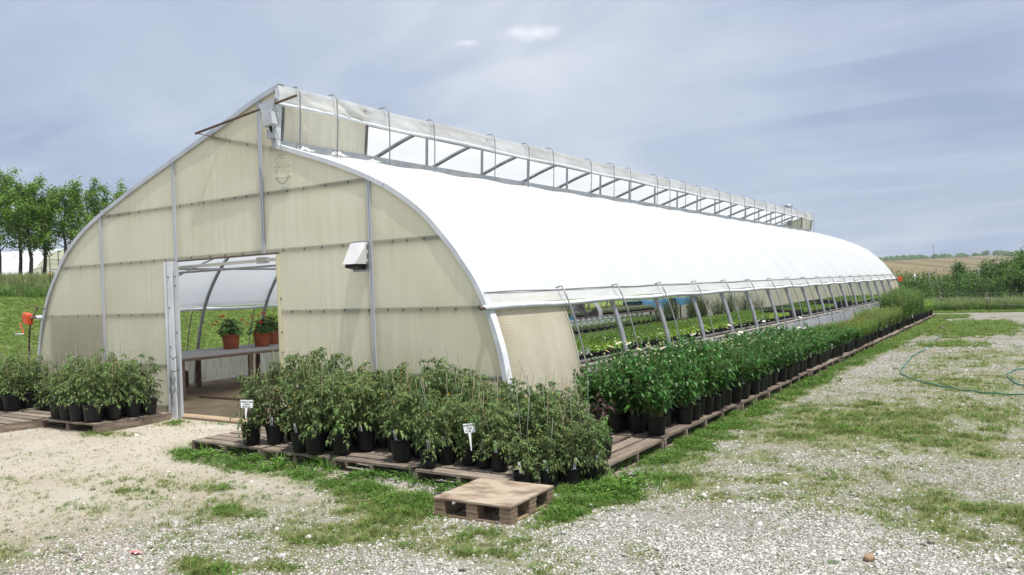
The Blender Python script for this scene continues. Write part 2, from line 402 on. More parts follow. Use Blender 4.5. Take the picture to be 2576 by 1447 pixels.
MT['poly_dirty'] = film_mat('stained_polycarbonate', (0.80, 0.775, 0.66), .5, (0.93, 0.90, 0.78), .5, (0.34, 0.29, 0.2), sscale=(18, 18, 1.2))
MT['base_film'] = film_mat('grey_skirt_film', (0.34, 0.36, 0.39), .12, (0.45, 0.47, 0.5), .3, (0.46, 0.47, 0.5), bump=.5, sscale=(2, 1.2, 1))
# ================================================================== terrain
_sx = np.array([-1e4, 0, 3, 14, 17, 22, 76, 140, 1e4]); _sz = np.array([0, 0, .22, 1.90, 2.40, 2.75, 4.5, 5.2, 5.2])
def height(x, y):
    x = np.asarray(x, float); y = np.asarray(y, float)
    s = -x - 4.6
    z = np.interp(s, _sx, _sz)
    zf = np.where(y > 85, (y - 85) * 0.0172, 0.0) * sstep(-60, -10, x) + np.where(y > 85, (y - 85) * 0.012, 0.0) * (1 - sstep(-60, -10, x))
    z = z + zf
    near = 1 - sstep(15, 40, np.hypot(x - 6, y - 2))
    out = (x > 5.9) | (y < -0.25)
    z = z + near * (fbm(x, y, .9, 3, 5) - .5) * 0.035 * out - 0.012 * out * near
    far = sstep(20, 60, np.hypot(x - 6, y - 5)); z = z + far * (fbm(x, y, .05, 3, 9) - .5) * 0.8
    return z
_spots = [(0.3, -1.18, .55, .22, 1), (0.45, -.3, .5, .2, .8), (1.2, -.06, .6, .16, .9), (2.1, -1.1, .25, .22, .6), (2.6, -1.55, .5, .18, 1.0), (3.2, -1.62, .6, .2, 1.2), (3.9, -1.68, .6, .2, 1.1), (4.6, -1.78, .6, .2, 1.0),
          (5.3, -1.85, .6, .24, 1.1), (5.9, -2.0, .5, .3, 1.1), (6.2, -2.35, .6, .3, .9), (6.9, -2.35, .4, .15, .7),
          (7.35, -1.0, .4, .42, 1.5), (7.65, -.55, .4, .4, .95), (7.3, -1.6, .22, .5, 1.2), (8.1, -.77, .35, .25, .45),
          (3.4, -2.5, .9, .28, .62), (4.1, -2.4, .5, .25, .55), (2.7, -2.6, .5, .25, .45), (3.9, -3.3, .5, .25, .4), (5.9, -3.72, .33, .16, 1.05), (6.32, -3.5, .2, .1, .8), (5.35, -3.0, .3, .2, .5),
          (4.45, -4.2, .4, .3, .45), (2.1, -3.1, .5, .3, .4), (1.2, -2.5, .5, .2, .4), (5.6, -2.55, .5, .2, .5), (4.7, -3.55, .5, .2, .4),
          (7.5, 2.5, .35, 1.1, .6), (8.3, 2.3, .75, 1.15, .85), (9.1, 2.4, .8, 1.0, .75), (9.75, 1.7, .5, .6, .65), (10.0, -.4, .5, .5, .75), (8.0, .35, .4, .3, .6), (8.5, .56, .35, .3, .4), (8.14, -2.3, .3, .15, .45),
          (9.6, -.95, .4, .22, .45), (8.7, 8.0, .7, 2.3, .62), (8.2, 19.5, .8, 2.6, .85), (9.4, 11, .8, 1.3, .4), (7.9, 12.5, .4, .9, .5), (9.6, 5.0, .5, .9, .5), (9.2, 19, 1, 1.2, .5),
          (8.9, 3.2, 1.8, 2.4, .85), (9.2, 7.0, 1.3, 2.2, .75), (8.3, .2, 1.3, 1.1, .55), (9.8, -.6, 1.0, 1.0, .62), (9.4, 10.5, 1.3, 2.4, .65), (8.4, 20, 1.4, 3.2, .85), (8.6, 13.5, 1.0, 1.5, .45),
          (3.6, -2.6, 1.7, .7, .52), (5.1, -2.9, 1.5, .8, .58), (6.6, -2.65, 1.4, .4, .68), (1.6, -2.4, 1.5, .5, .38), (3.0, -3.4, 1.5, .5, .38), (4.2, -4.0, 1.0, .4, .4), (7.5, 5.5, .35, 1.6, .35)]
def grass_mask(x, y):
    x = np.asarray(x, float); y = np.asarray(y, float)
    g = np.zeros_like(x)
    for (a, b, rx, ry, w) in _spots:
        g = np.maximum(g, w * np.exp(-(((x - a) / rx) ** 2 + ((y - b) / ry) ** 2) * .9))
    g = np.maximum(g, .95 * sstep(6.95, 7.1, x) * (1 - sstep(7.3, 7.75, x + .35 * (fbm(x, y, 1.1, 2, 71) - .5))) * sstep(-.6, .2, y) * (1 - sstep(27, 28, y)))
    n = fbm(x, y, 1.3, 5, 3); n2 = fbm(x, y, 5.0, 3, 23)
    g = g * (.55 + .75 * n2) + (n - .5) * .42 + (n2 - .5) * .4 - .03
    return np.clip(g, 0, 1)
def lawn_mask(x, y):
    x = np.asarray(x, float); y = np.asarray(y, float)
    l = (1 - sstep(-4.9, -4.0, x + .6 * (fbm(x, y, .8, 3, 41) - .5))) * sstep(-2.2, -1.0, y)
    l = np.maximum(l, sstep(29.0, 30.2, y + .9 * (fbm(x, y, .7, 3, 42) - .5)))
    l = np.maximum(l, sstep(24.6, 25.6, y + .5 * (fbm(x, y, .7, 3, 44) - .5)) * (1 - sstep(27.2, 28.2, y)) * (1 - sstep(7.6, 8.6, x)) * .9)
    return np.maximum(l, sstep(15, 18, x))
def axis(segs):
    a = []
    for (p, q, st) in segs:
        n = max(1, int(round((q - p) / st))); a += [p + (q - p) * i / n for i in range(n)]
    a.append(segs[-1][1]); return np.array(a)
gx = axis([(-5000, -1000, 800), (-1000, -200, 100), (-200, -60, 14), (-60, -24, 2.2), (-24, -4.5, .55), (-4.5, 0, .2), (0, 10.6, .085), (10.6, 16, .35), (16, 60, 3), (60, 300, 30), (300, 5000, 700)])
gy = axis([(-300, -20, 40), (-20, -5, .8), (-5, 4, .085), (4, 12, .16), (12, 30, .35), (30, 60, 1.2), (60, 200, 7), (200, 1000, 50), (1000, 7000, 800)])
GX, GY = np.meshgrid(gx, gy, indexing='ij')
GZ = height(GX, GY)
nx, ny = GX.shape
verts = np.stack([GX.ravel(), GY.ravel(), GZ.ravel()], 1)
idx = np.arange(nx * ny).reshape(nx, ny)
quads = np.stack([idx[:-1, :-1].ravel(), idx[1:, :-1].ravel(), idx[1:, 1:].ravel(), idx[:-1, 1:].ravel()], 1)
me = bpy.data.meshes.new('ground')
me.vertices.add(len(verts)); me.vertices.foreach_set('co', verts.ravel())
me.loops.add(quads.size); me.loops.foreach_set('vertex_index', quads.ravel().astype(np.int32))
me.polygons.add(len(quads)); me.polygons.foreach_set('loop_start', np.arange(0, quads.size, 4, dtype=np.int32)); me.polygons.foreach_set('loop_total', np.full(len(quads), 4, np.int32))
me.update(calc_edges=True); me.validate()
me.polygons.foreach_set('use_smooth', [True] * len(me.polygons))
cov = np.zeros((len(verts), 4), np.float32)
vx, vy = verts[:, 0], verts[:, 1]
cov[:, 0] = grass_mask(vx, vy)
tan = np.clip(1 - sstep(3.6, 6.3, vx + 1.2 * (fbm(vx, vy, .6, 3, 61) - .5) - .35 * (np.minimum(vy, 0) + 2)), 0, 1) * (vx > -60)
cov[:, 1] = tan
cov[:, 2] = lawn_mask(vx, vy)
cov[:, 3] = sstep(62, 75, vy) * sstep(-80, -30, vx)
at = me.color_attributes.new('cover', 'FLOAT_COLOR', 'POINT'); at.data.foreach_set('color', cov.ravel())
gm = bpy.data.materials.new('yard_ground'); gm.use_nodes = True; t = gm.node_tree
for n in list(t.nodes): t.nodes.remove(n)
out = N(t, 'ShaderNodeOutputMaterial'); b = N(t, 'ShaderNodeBsdfPrincipled'); b.inputs['Roughness'].default_value = .95; b.inputs['Specular IOR Level'].default_value = .15
an = N(t, 'ShaderNodeVertexColor', layer_name='cover'); sp = N(t, 'ShaderNodeSeparateColor'); t.links.new(an.outputs[0], sp.inputs[0])
geo = N(t, 'ShaderNodeNewGeometry'); pos = geo.outputs['Position']
def tn(scale, detail=5, rough=.55, stretch=None):
    z = N(t, 'ShaderNodeTexNoise'); z.inputs['Scale'].default_value = scale; z.inputs['Detail'].default_value = detail; z.inputs['Roughness'].default_value = rough
    if stretch:
        mp = N(t, 'ShaderNodeMapping'); mp.inputs['Scale'].default_value = stretch; t.links.new(pos, mp.inputs[0]); t.links.new(mp.outputs[0], z.inputs['Vector'])
    else: t.links.new(pos, z.inputs['Vector'])
    return z.outputs[0]
vo = N(t, 'ShaderNodeTexVoronoi'); vo.inputs['Scale'].default_value = 75; t.links.new(pos, vo.inputs['Vector'])
vs_ = N(t, 'ShaderNodeSeparateColor'); t.links.new(vo.outputs['Color'], vs_.inputs[0])
peb = RAMP(vs_.outputs[0], [(0.0, (.10, .09, .07)), (.30, (.24, .22, .19)), (.65, (.345, .33, .30)), (1.0, (.46, .445, .415))], t)
peb = MIX(RAMP(vo.outputs['Distance'], [(.35, 0.0), (.75, .55)], t), peb, (.16, .14, .11), t)
fine = RAMP(tn(260, 3), [(.3, (.24, .225, .20)), (.7, (.41, .395, .365))], t)
gravel = MIX(RAMP(tn(1.6, 5), [(.42, 0.0), (.60, .8)], t), peb, fine, t)
gravel = MIX(RAMP(tn(.8, 6), [(.46, 0.0), (.64, .6)], t), gravel, (.19, .165, .115), t)
dirt = RAMP(tn(1.1, 7, .62), [(.30, (.29, .243, .183)), (.52, (.365, .327, .265)), (.72, (.395, .367, .318))], t)
dirt = MIX(RAMP(tn(120, 3), [(.35, .0), (.75, .7)], t), dirt, (.43, .40, .345), t)
base = MIX(sp.outputs[1], gravel, dirt, t)
moss = RAMP(tn(30, 4), [(.3, (.115, .14, .032)), (.7, (.19, .20, .065))], t)
gf = MA('MULTIPLY', RAMP(MA('ADD', sp.outputs[0], MA('MULTIPLY_ADD', tn(14, 4), .7, -.35, tree=t), tree=t), [(.05, 0.0), (.55, 1.0)], t), .8, tree=t)
gf = MA('MULTIPLY', gf, MA('MULTIPLY_ADD', sp.outputs[1], -.6, 1.0, tree=t), tree=t)
base = MIX(gf, base, moss, t)
lawn = RAMP(tn(1.7, 7, .65), [(.30, (.105, .155, .04)), (.52, (.14, .19, .05)), (.75, (.19, .22, .075))], t)
lawn = MIX(RAMP(tn(26, 4), [(.35, 0.0), (.7, .55)], t), lawn, (.165, .215, .06), t)
base = MIX(sp.outputs[2], base, lawn, t)
field = RAMP(tn(.012, 4, .5, (.5, 1.6, 1)), [(.36, (.12, .09, .05)), (.48, (.17, .135, .075)), (.58, (.19, .165, .09)), (.66, (.125, .10, .058))], t)
base = MIX(an.outputs['Alpha'], base, field, t)
t.links.new(base, b.inputs['Base Color'])
bp = N(t, 'ShaderNodeBump'); bp.inputs['Strength'].default_value = .9; bp.inputs['Distance'].default_value = .012
hgt = MA('ADD', MA('MULTIPLY', MA('SUBTRACT', 1.0, vo.outputs['Distance'], tree=t), MA('MULTIPLY_ADD', sp.outputs[1], -.75, 1.0, tree=t), tree=t), MA('MULTIPLY', tn(40, 5), .8, tree=t), tree=t)
t.links.new(hgt, bp.inputs['Height']); t.links.new(bp.outputs[0], b.inputs['Normal'])
t.links.new(b.outputs[0], out.inputs[0])
me.materials.append(gm)
ground = link('ground', me); tag(ground, 'gravel and dirt yard with grass patches, running on into lawn and fields', 'ground', kind='structure')

# earth floor of the greenhouse
MT['floor'] = mat('earth_floor', (0.27, 0.195, 0.12), (0.41, 0.32, 0.215), 2.2, .95, bump=.6, bscale=18, detail=8)
mb = MB(); mb.box(-3.62, 5.62, 0.05, 28.15, -0.06, 0.006)
tag(mb.obj('greenhouse_floor', MT['floor']), 'bare brown earth floor inside the greenhouse', 'floor', kind='structure')
mb = MB(); mb.box(0.24, 3.3, -0.035, 0.035, -0.05, 0.03)
tag(mb.obj('door_sill', MT['wood_tan']), 'pale wooden sill board lying across the open doorway', 'sill')

# ================================================================== scattering (one "stuff" object made of many instances)
SRC = bpy.data.collections.new('scatter_sources')
def scatter(name, pts, rot, scl, pick, meshes, label, cat):
    sub = bpy.data.collections.new(name + '_sources')
    for i, m in enumerate(meshes):
        sub.objects.link(bpy.data.objects.new('%s_source_%02d' % (name, i), m))
    n = len(pts)
    me = bpy.data.meshes.new(name); me.vertices.add(n); me.vertices.foreach_set('co', np.asarray(pts, np.float32).ravel())
    a = me.attributes.new('rot', 'FLOAT_VECTOR', 'POINT'); a.data.foreach_set('vector', np.asarray(rot, np.float32).ravel())
    a = me.attributes.new('scl', 'FLOAT_VECTOR', 'POINT')
    s = np.asarray(scl, np.float32)
    if s.ndim == 1: s = np.repeat(s[:, None], 3, 1)
    a.data.foreach_set('vector', s.ravel())
    a = me.attributes.new('pick', 'INT', 'POINT'); a.data.foreach_set('value', np.asarray(pick, np.int32))
    o = link(name, me)
    g = bpy.data.node_groups.new(name + '_nodes', 'GeometryNodeTree')
    g.interface.new_socket('Geometry', in_out='INPUT', socket_type='NodeSocketGeometry')
    g.interface.new_socket('Geometry', in_out='OUTPUT', socket_type='NodeSocketGeometry')
    gi = g.nodes.new('NodeGroupInput'); go = g.nodes.new('NodeGroupOutput')
    iop = g.nodes.new('GeometryNodeInstanceOnPoints'); ci = g.nodes.new('GeometryNodeCollectionInfo')
    ci.inputs['Collection'].default_value = sub; ci.inputs['Separate Children'].default_value = True; ci.inputs['Reset Children'].default_value = True
    def na(nm, ty):
        x = g.nodes.new('GeometryNodeInputNamedAttribute'); x.data_type = ty; x.inputs['Name'].default_value = nm
        return [q for q in x.outputs if q.enabled and q.name == 'Attribute'][0]
    g.links.new(gi.outputs[0], iop.inputs['Points']); g.links.new(ci.outputs[0], iop.inputs['Instance'])
    iop.inputs['Pick Instance'].default_value = True
    g.links.new(na('pick', 'INT'), iop.inputs['Instance Index'])
    e2r = g.nodes.new('FunctionNodeEulerToRotation'); g.links.new(na('rot', 'FLOAT_VECTOR'), e2r.inputs[0]); g.links.new(e2r.outputs[0], iop.inputs['Rotation'])
    g.links.new(na('scl', 'FLOAT_VECTOR'), iop.inputs['Scale'])
    g.links.new(iop.outputs[0], go.inputs[0])
    md = o.modifiers.new('scatter', 'NODES'); md.node_group = g
    return tag(o, label, cat, kind='stuff')
rng = np.random.default_rng(11)
def polar(n, r0, r1, a0, a1, power=1.0):
    """points round the camera's foot, density falling with distance"""
    r = r0 + (r1 - r0) * rng.random(n) ** power; a = a0 + (a1 - a0) * rng.random(n)
    return CAM.x + r * np.sin(a), CAM.y + r * np.cos(a)      # angle from +Y towards +X
A0, A1 = R_(-71), R_(4)
import bmesh
def stone_mesh(k, m, flat=.6):
    bm = bmesh.new(); bmesh.ops.create_icosphere(bm, subdivisions=1, radius=1.0)
    q = random.Random(100 + k)
    for v in bm.verts: v.co = v.co * q.uniform(.65, 1.15); v.co.z *= flat; v.co.x *= 1.15
    me = bpy.data.meshes.new('pebble'); bm.to_mesh(me); bm.free(); me.materials.append(m); return me
MT['stone_w'] = mat('limestone_chip', (0.42, 0.405, 0.375), (0.52, 0.505, 0.475), 30, .9, objrand=.25)
MT['stone_g'] = mat('grey_chip', (0.20, 0.185, 0.16), (0.32, 0.30, 0.27), 30, .9, objrand=.3)
MT['stone_t'] = mat('tan_chip', (0.28, 0.215, 0.15), (0.38, 0.32, 0.25), 30, .9, objrand=.3)
stones = [stone_mesh(i, MT[k]) for i, k in enumerate(['stone_w', 'stone_w', 'stone_w', 'stone_g', 'stone_t'])]
def inyard(x, y): return ((y < -.12) | (x > 5.95)) & (y < 29)
x, y = polar(330000, 4.3, 22, A0, A1, 1.6)
g = grass_mask(x, y); tanm = 1 - sstep(3.6, 6.3, x + 1.2 * (fbm(x, y, .6, 3, 61) - .5) - .35 * (np.minimum(y, 0) + 2))
den = (1 - .8 * sstep(.18, .65, g)) * (.22 + .78 * (1 - tanm)) * (.35 + .65 * sstep(.35, .62, fbm(x, y, 1.0, 4, 77))) * (1 - sstep(.3, .8, lawn_mask(x, y)))
k = (rng.random(len(x)) < den) & inyard(x, y); x, y = x[k], y[k]
n = len(x); big = rng.random(n)
s = .0038 + .0052 * rng.random(n) + np.where(big > .92, .009 * rng.random(n), 0) + np.where(big > .9965, .018 * rng.random(n), 0)
s = s * (1 + .35 * sstep(9, 20, np.hypot(x - CAM.x, y - CAM.y)))
z = height(x, y) + s * .25
pk = np.where(rng.random(n) < .35 * (1 - sstep(3.6, 6.3, x)), 4, np.where(rng.random(n) < .28, 3, rng.integers(0, 3, n)))
scatter('gravel', np.stack([x, y, z], 1), np.stack([rng.normal(0, .25, n), rng.normal(0, .25, n), rng.random(n) * 6.28], 1), s, pk, stones, 'loose pale limestone gravel strewn over the yard', 'gravel')

def tuft(k, blades, h, spread, w, m, lean=.5):
    q = random.Random(300 + k); mb = MB()
    for i in range(blades):
        a = q.uniform(0, 6.28); r = spread * q.random(); p = Vector((math.cos(a) * r, math.sin(a) * r, 0)); a2 = a + q.uniform(-.8, .8)
        hh = h * q.uniform(.5, 1.1); ln = lean * q.uniform(.2, 1.2)
        d = Vector((math.cos(a2), math.sin(a2), 0)); sd = Vector((-d.y, d.x, 0)) * w * q.uniform(.7, 1.2)
        mid = p + d * hh * ln * .35 + Vector((0, 0, hh * .6)); tip = p + d * hh * ln + Vector((0, 0, hh * (1 - .25 * ln)))
        mb.add([p - sd, p + sd, mid - sd * .8, mid + sd * .8, tip], [(0, 1, 3, 2), (2, 3, 4)])
    return mb.mesh('grass_tuft', m)
def weed(k, n, r, m, ls=.02):
    q = random.Random(500 + k); mb = MB()
    for i in range(n):
        a = q.uniform(0, 6.28); rr = r * q.random() ** .6; z = q.uniform(.15, 1.0) * r * .8 * (1 - .5 * rr / r)
        d = Vector((math.cos(a), math.sin(a), q.uniform(-.1, .7)))
        mb.leaf2((math.cos(a) * rr, math.sin(a) * rr, z), d, (q.uniform(-.4, .4), q.uniform(-.4, .4), 1), ls * q.uniform(.6, 1.5), ls * q.uniform(.35, .6))
    return mb.mesh('weed_tuft', m)
tufts = [tuft(i, 9, .05, .022, .0016, MT['grass'], .7) for i in range(4)]
weeds = [weed(i, 26, .05, MT['weed'], .02) for i in range(3)]
dryt = [tuft(80 + i, 9, .045, .024, .0016, MT['dry'], .8) for i in range(3)]
x, y = polar(420000, 4.3, 24, A0, A1, 1.25)
g = grass_mask(x, y)
k = (rng.random(len(x)) < np.clip(.025 + .11 * sstep(.36, .66, fbm(x, y, .7, 3, 99)) * sstep(.35, .7, fbm(x, y, 9, 2, 98)) + .75 * sstep(.12, 1.0, g) ** 1.3 * (.2 + .8 * sstep(.38, .66, fbm(x, y, 10, 2, 97))), 0, 1)) & inyard(x, y) & (lawn_mask(x, y) < .5); x, y, g = x[k], y[k], g[k]
n = len(x)
s = (.42 + .85 * g) * (.55 + .75 * rng.random(n))
lush = np.maximum(np.exp(-((y + 1.75) / .45) ** 2) * sstep(2.0, 2.6, x) * (1 - sstep(7.6, 8.2, x)), sstep(6.9, 7.1, x) * (1 - sstep(7.5, 7.9, x)) * sstep(-2, -1.5, y))
pk = np.where(rng.random(n) < .22 + .2 * (g > .6), 4 + rng.integers(0, 3, n), rng.integers(0, 4, n))
pk = np.where(rng.random(n) < .72 * (1 - lush), 7 + rng.integers(0, 3, n), pk)
scatter('yard_grass', np.stack([x, y, height(x, y) - .002], 1), np.stack([rng.normal(0, .15, n), rng.normal(0, .15, n), rng.random(n) * 6.28], 1), s, pk, tufts + weeds + dryt, 'short green grass and weeds growing through the gravel', 'grass')

# lawn on the rise to the left, verge beyond the drive
lt = [tuft(20 + i, 12, .075, .06, .004, MT['grass'], .8) for i in range(3)]
x, y = polar(120000, 13, 40, R_(-72), R_(-22), .9)
k = (x < -4.1) & (lawn_mask(x, y) > .4); x1, y1 = x[k], y[k]
x = rng.uniform(4, 13, 30000); y = rng.uniform(24, 36, 30000); k = (lawn_mask(x, y) > .45) & ((x > 5.95) | (y > 28.4)); x1, y1 = np.concatenate([x1, x[k]]), np.concatenate([y1, y[k]])
x = rng.uniform(7.1, 11, 60000); y = rng.uniform(13, 29.5, 60000); k = rng.random(60000) < .8 * sstep(.12, .8, grass_mask(x, y)); x, y = np.concatenate([x1, x[k]]), np.concatenate([y1, y[k]])
n = len(x)
scatter('lawn_grass', np.stack([x, y, height(x, y) - .01], 1), np.stack([rng.normal(0, .15, n), rng.normal(0, .15, n), rng.random(n) * 6.28], 1), .6 + .7 * rng.random(n), rng.integers(0, 3, n), lt, 'mown green lawn beside and behind the greenhouse', 'grass')
tall = [tuft(40 + i, 22, .62, .20, .006, MT['tallgrass'], .75) for i in range(3)] + [tuft(44 + i, 26, .5, .24, .008, MT['weed'], 1.1) for i in range(2)]
x = rng.uniform(-26.5, -18.2, 9000); y = rng.uniform(2, 34, 9000)
dd = np.hypot(x - CAM.x, y - CAM.y); s_ = -x - 4.6 + .9 * (fbm(x, y, .25, 3, 88) - .5) * 3
k = (s_ > 14.2) & (s_ < 21); x, y = x[k], y[k]; n1 = len(x)
front = (-x - 4.6) < 15.8
pk1 = np.where(front & (rng.random(n1) < .5), 3 + rng.integers(0, 2, n1), rng.integers(0, 3, n1)); s1 = .5 + .42 * rng.random(n1)
x2 = rng.uniform(-2, 16, 5200); y2 = rng.uniform(31.0, 35.5, 5200); n2 = len(x2)
pk2 = rng.integers(0, 5, n2); s2 = .55 + .5 * rng.random(n2)
x = np.concatenate([x, x2]); y = np.concatenate([y, y2]); n = n1 + n2
scatter('tall_grass', np.stack([x, y, height(x, y) - .02], 1), np.stack([rng.normal(0, .12, n), rng.normal(0, .12, n), rng.random(n) * 6.28], 1), np.concatenate([s1, s2]), np.concatenate([pk1, pk2]), tall, 'tall unmown seeding grass on the bank and along the fence', 'grass')
# ================================================================== greenhouse
PL = [(-3.74, -0.02), (-3.70, .35), (-3.62, .72), (-3.52, 1.11), (-3.34, 1.55), (-3.08, 1.96), (-2.70, 2.37), (-2.24, 2.69), (-1.66, 2.96), (-1.10, 3.16), (-.42, 3.385), (.24, 3.59), (.81, 3.765), (1.33, 3.92), (1.88, 4.10), (2.48, 4.25)]
PR = [(2.33, 3.535), (2.95, 3.33), (3.41, 3.17), (3.93, 2.955), (4.32, 2.75), (4.65, 2.52), (4.92, 2.26), (5.13, 2.02), (5.32, 1.76), (5.46, 1.51), (5.56, 1.25), (5.64, .97), (5.70, .65), (5.75, .3), (5.78, -0.02)]
def catmull(P, k=6):
    o = []
    for i in range(len(P) - 1):
        p0 = P[max(i - 1, 0)]; p1 = P[i]; p2 = P[i + 1]; p3 = P[min(i + 2, len(P) - 1)]
        for j in range(k):
            t = j / k
            o.append(tuple(.5 * ((2 * p1[a]) + (-p0[a] + p2[a]) * t + (2 * p0[a] - 5 * p1[a] + 4 * p2[a] - p3[a]) * t * t + (-p0[a] + 3 * p1[a] - 3 * p2[a] + p3[a]) * t ** 3) for a in (0, 1)))
    o.append(P[-1]); return o
CL = catmull(PL); CR = catmull(PR)
def zl(x): return float(np.interp(x, [p[0] for p in CL], [p[1] for p in CL]))
def zr(x): return float(np.interp(x, [p[0] for p in CR], [p[1] for p in CR]))
def ztop(x): return zl(x) if x < 2.40 else zr(x)
def xl_at(z): return float(np.interp(z, [p[1] for p in CL], [p[0] for p in CL]))
def xr_at(z): return float(np.interp(-z, [-p[1] for p in CR], [p[0] for p in CR]))
def offset(C, d, left):
    """push a profile out of the greenhouse by d"""
    o = []
    for i, p in enumerate(C):
        a = C[max(i - 1, 0)]; b2 = C[min(i + 1, len(C) - 1)]
        tx, tz = b2[0] - a[0], b2[1] - a[1]; l = math.hypot(tx, tz); o.append((p[0] - tz / l * d, p[1] + tx / l * d))
    return o
def clip(C, z0, z1): return [p for p in C if z0 - 1e-6 <= p[1] <= z1 + 1e-6]
BAY = 1.484; LEN = 19 * BAY
GH = thing('greenhouse', 'long white hoop greenhouse with yellowed end wall and ridge vent', 'greenhouse')

def wall_panels(Y, back=False):
    cols = [(-3.70, -1.63, 0), (-1.63, .23, 1), (.23, 2.07, 2), (2.07, 3.90, 3), (3.90, 5.74, 4)]
    for x0, x1, c in cols:
        bands = [(0.0, None)]
        if not back:
            if c == 1: bands = 'B'
            elif c == 2: bands = 'C'
            elif c == 3: bands = 'D'
        def strip(a, b2, z0, z1):
            n = max(2, int((b2 - a) / .1)); mb = MB(); P = []
            xs = sorted(set([a + (b2 - a) * i / n for i in range(n + 1)] + ([2.3995, 2.4005] if a < 2.4 < b2 and z1 is None else [])))
            for x in xs:
                zt = ztop(x) - .005 if z1 is None else z1
                P.append([(x, Y, z0 + (zt - z0) * j / 6) for j in range(7)])
            mb.grid(P); o = mb.obj('wall_panel', MT['poly'], GH)
        if bands == 'B': strip(x0, -.02, 0.0, 2.2); strip(x0, x1, 2.2, None)
        elif bands == 'C': strip(x0, x1, 2.2, None)
        elif bands == 'D': strip(2.31, x1, 0.0, 2.2); strip(x0, x1, 2.2, None)
        else: strip(x0, x1, 0.0, None)
wall_panels(0.0); wall_panels(LEN, True)

# upright trims on the end wall: H-section with a dark groove
for x, z0, z1 in ((-1.63, 0, zl(-1.63)), (.23, 2.2, zl(.23)), (2.07, 2.2, zl(2.07)), (3.90, 0, zr(3.90))):
    mb = MB(); mb.box(x - .024, x - .004, -.022, -.001, z0, z1); mb.box(x + .004, x + .024, -.022, -.001, z0, z1); mb.box(x - .0045, x + .0045, -.008, -.001, z0, z1, 1)
    mb.obj('wall_stud', [MT['alu'], MT['galv_dark']], GH)
    mb = MB(); mb.box(x - .03, x + .03, .05, .11, z0, z1 - .03); mb.obj('inner_stud', MT['galv'], GH)

# girts behind the panels with their bolts showing in front
_bolt = MB(); _bolt.lathe([(0.0, -.0), (.013, 0), (.013, .004), (.008, .005), (.007, .014), (.0, .015)], 8); _bolt = _bolt.mesh('bolt', MT['galv_dark'])
def girt(z, spans, y0=.004):
    for a, b2 in spans:
        mb = MB(); mb.box(a, b2, y0, y0 + .045, z - .024, z + .024); g = mb.obj('girt', MT['galv'], GH)
        x = a + .12 + .1 * rnd.random()
        while x < b2 - .06:
            if min(abs(x - q) for q in (-1.63, .23, 2.07, 3.9)) > .06:
                o = link('bolt', _bolt, g, (x, -.001, z + rnd.uniform(-.006, .006)), (R_(90), 0, 0))
            x += rnd.uniform(.22, .42)
girt(.72, [(xl_at(.72) + .05, -.04), (2.34, xr_at(.72) - .04)])
girt(1.455, [(xl_at(1.455) + .05, -.04), (2.34, xr_at(1.455) - .04)])
girt(2.225, [(xl_at(2.225) + .05, xr_at(2.225) - .05)])
girt(2.955, [(xl_at(2.955) + .05, xr_at(2.955) - .05)])
mb = MB(); d_ = Vector((1.24, 0, -.31)); u_ = Vector((.31, 0, 1.24)).normalized()
mb.obox(Vector((1.69, .03, 3.655)), d_ / 2, (0, .022, 0), u_ * .026); g = mb.obj('girt', MT['galv'], GH)
for f in (.32, .6): link('bolt', _bolt, g, (1.07 + 1.24 * f, -.001, 3.81 - .31 * f), (R_(90), 0, 0))
for a_, b_ in ((-3.6, -.03), (2.33, 5.7)): mb = MB(); mb.box(a_, b_, .004, .05, .02, .16); mb.obj('bottom_plate', MT['wood_tan'], GH)

# metal edge trim round the end arches
def arch_trim(C, left, Y, s):
    nseg = 4; k = len(C) // nseg
    for i in range(nseg):
        a = C[i * k:(i + 1) * k + 1] if i < nseg - 1 else C[i * k:]
        w = [.004 * math.sin(j * .5 + i * 2.1) for j in range(len(a))]
        o1 = offset(a, .034 + .003 * (i % 2), left); o0 = offset(a, -.022, left)
        mb = MB()
        sec = [[(q[0], Y + s * (-.034 + w[j]), q[1]) for j, q in enumerate(o0)], [(q[0], Y + s * (-.036 + w[j]), q[1]) for j, q in enumerate(o1)], [(q[0], Y + s * .06, q[1]) for q in o1], [(q[0], Y + s * .06, q[1]) for q in o0]]
        mb.grid(sec + [sec[0]]); mb.obj('arch_trim', MT['alu'] if left else MT['white_trim'], GH)
for Y, s in ((0, 1), (LEN, -1)):
    arch_trim(CL, True, Y, s); arch_trim(CR, False, Y, s)
    mb = MB(); mb.obox((2.41, Y - s * .005, 3.87), (.028, 0, 0), (0, .035, 0), (.045, 0, .36)); mb.obj('peak_trim', MT['white_trim'], GH)

# hoops, purlins, tie bars
HL = offset(CL, -.045, True); HR = offset(CR, -.045, False)
def hoop_mesh():
    mb = MB(); mb.tube([(p[0], 0, p[1]) for p in HL[::2]], .032, 8); m1 = mb.mesh('hoop', MT['galv'], True)
    mb = MB(); mb.tube([(p[0], 0, p[1]) for p in HR[::2]], .036, 8); m2 = mb.mesh('hoop', MT['galv'], True)
    return m1, m2
h1, h2 = hoop_mesh()
for k in range(1, 19):
    link('hoop', h1, GH, (0, k * BAY, 0)); link('hoop', h2, GH, (0, k * BAY, 0))
mb = MB(); mb.tube([(xl_at(2.5) + .06, 0, 2.5), (xr_at(2.5) - .06, 0, 2.5)], .017, 6); tie = mb.mesh('tie_bar', MT['galv'], True)
for k in range(2, 19, 2): link('tie_bar', tie, GH, (0, k * BAY, 0))
for C, x in ((HL, -2.75), (HL, -1.1), (HL, .6), (HL, 2.2), (HR, 3.45), (HR, 4.7)):
    z = float(np.interp(x, [p[0] for p in C], [p[1] for p in C])) - .05
    mb = MB(); mb.tube([(x, .06, z), (x, LEN - .06, z)], .018, 6); mb.obj('purlin', MT['galv'], GH, True)
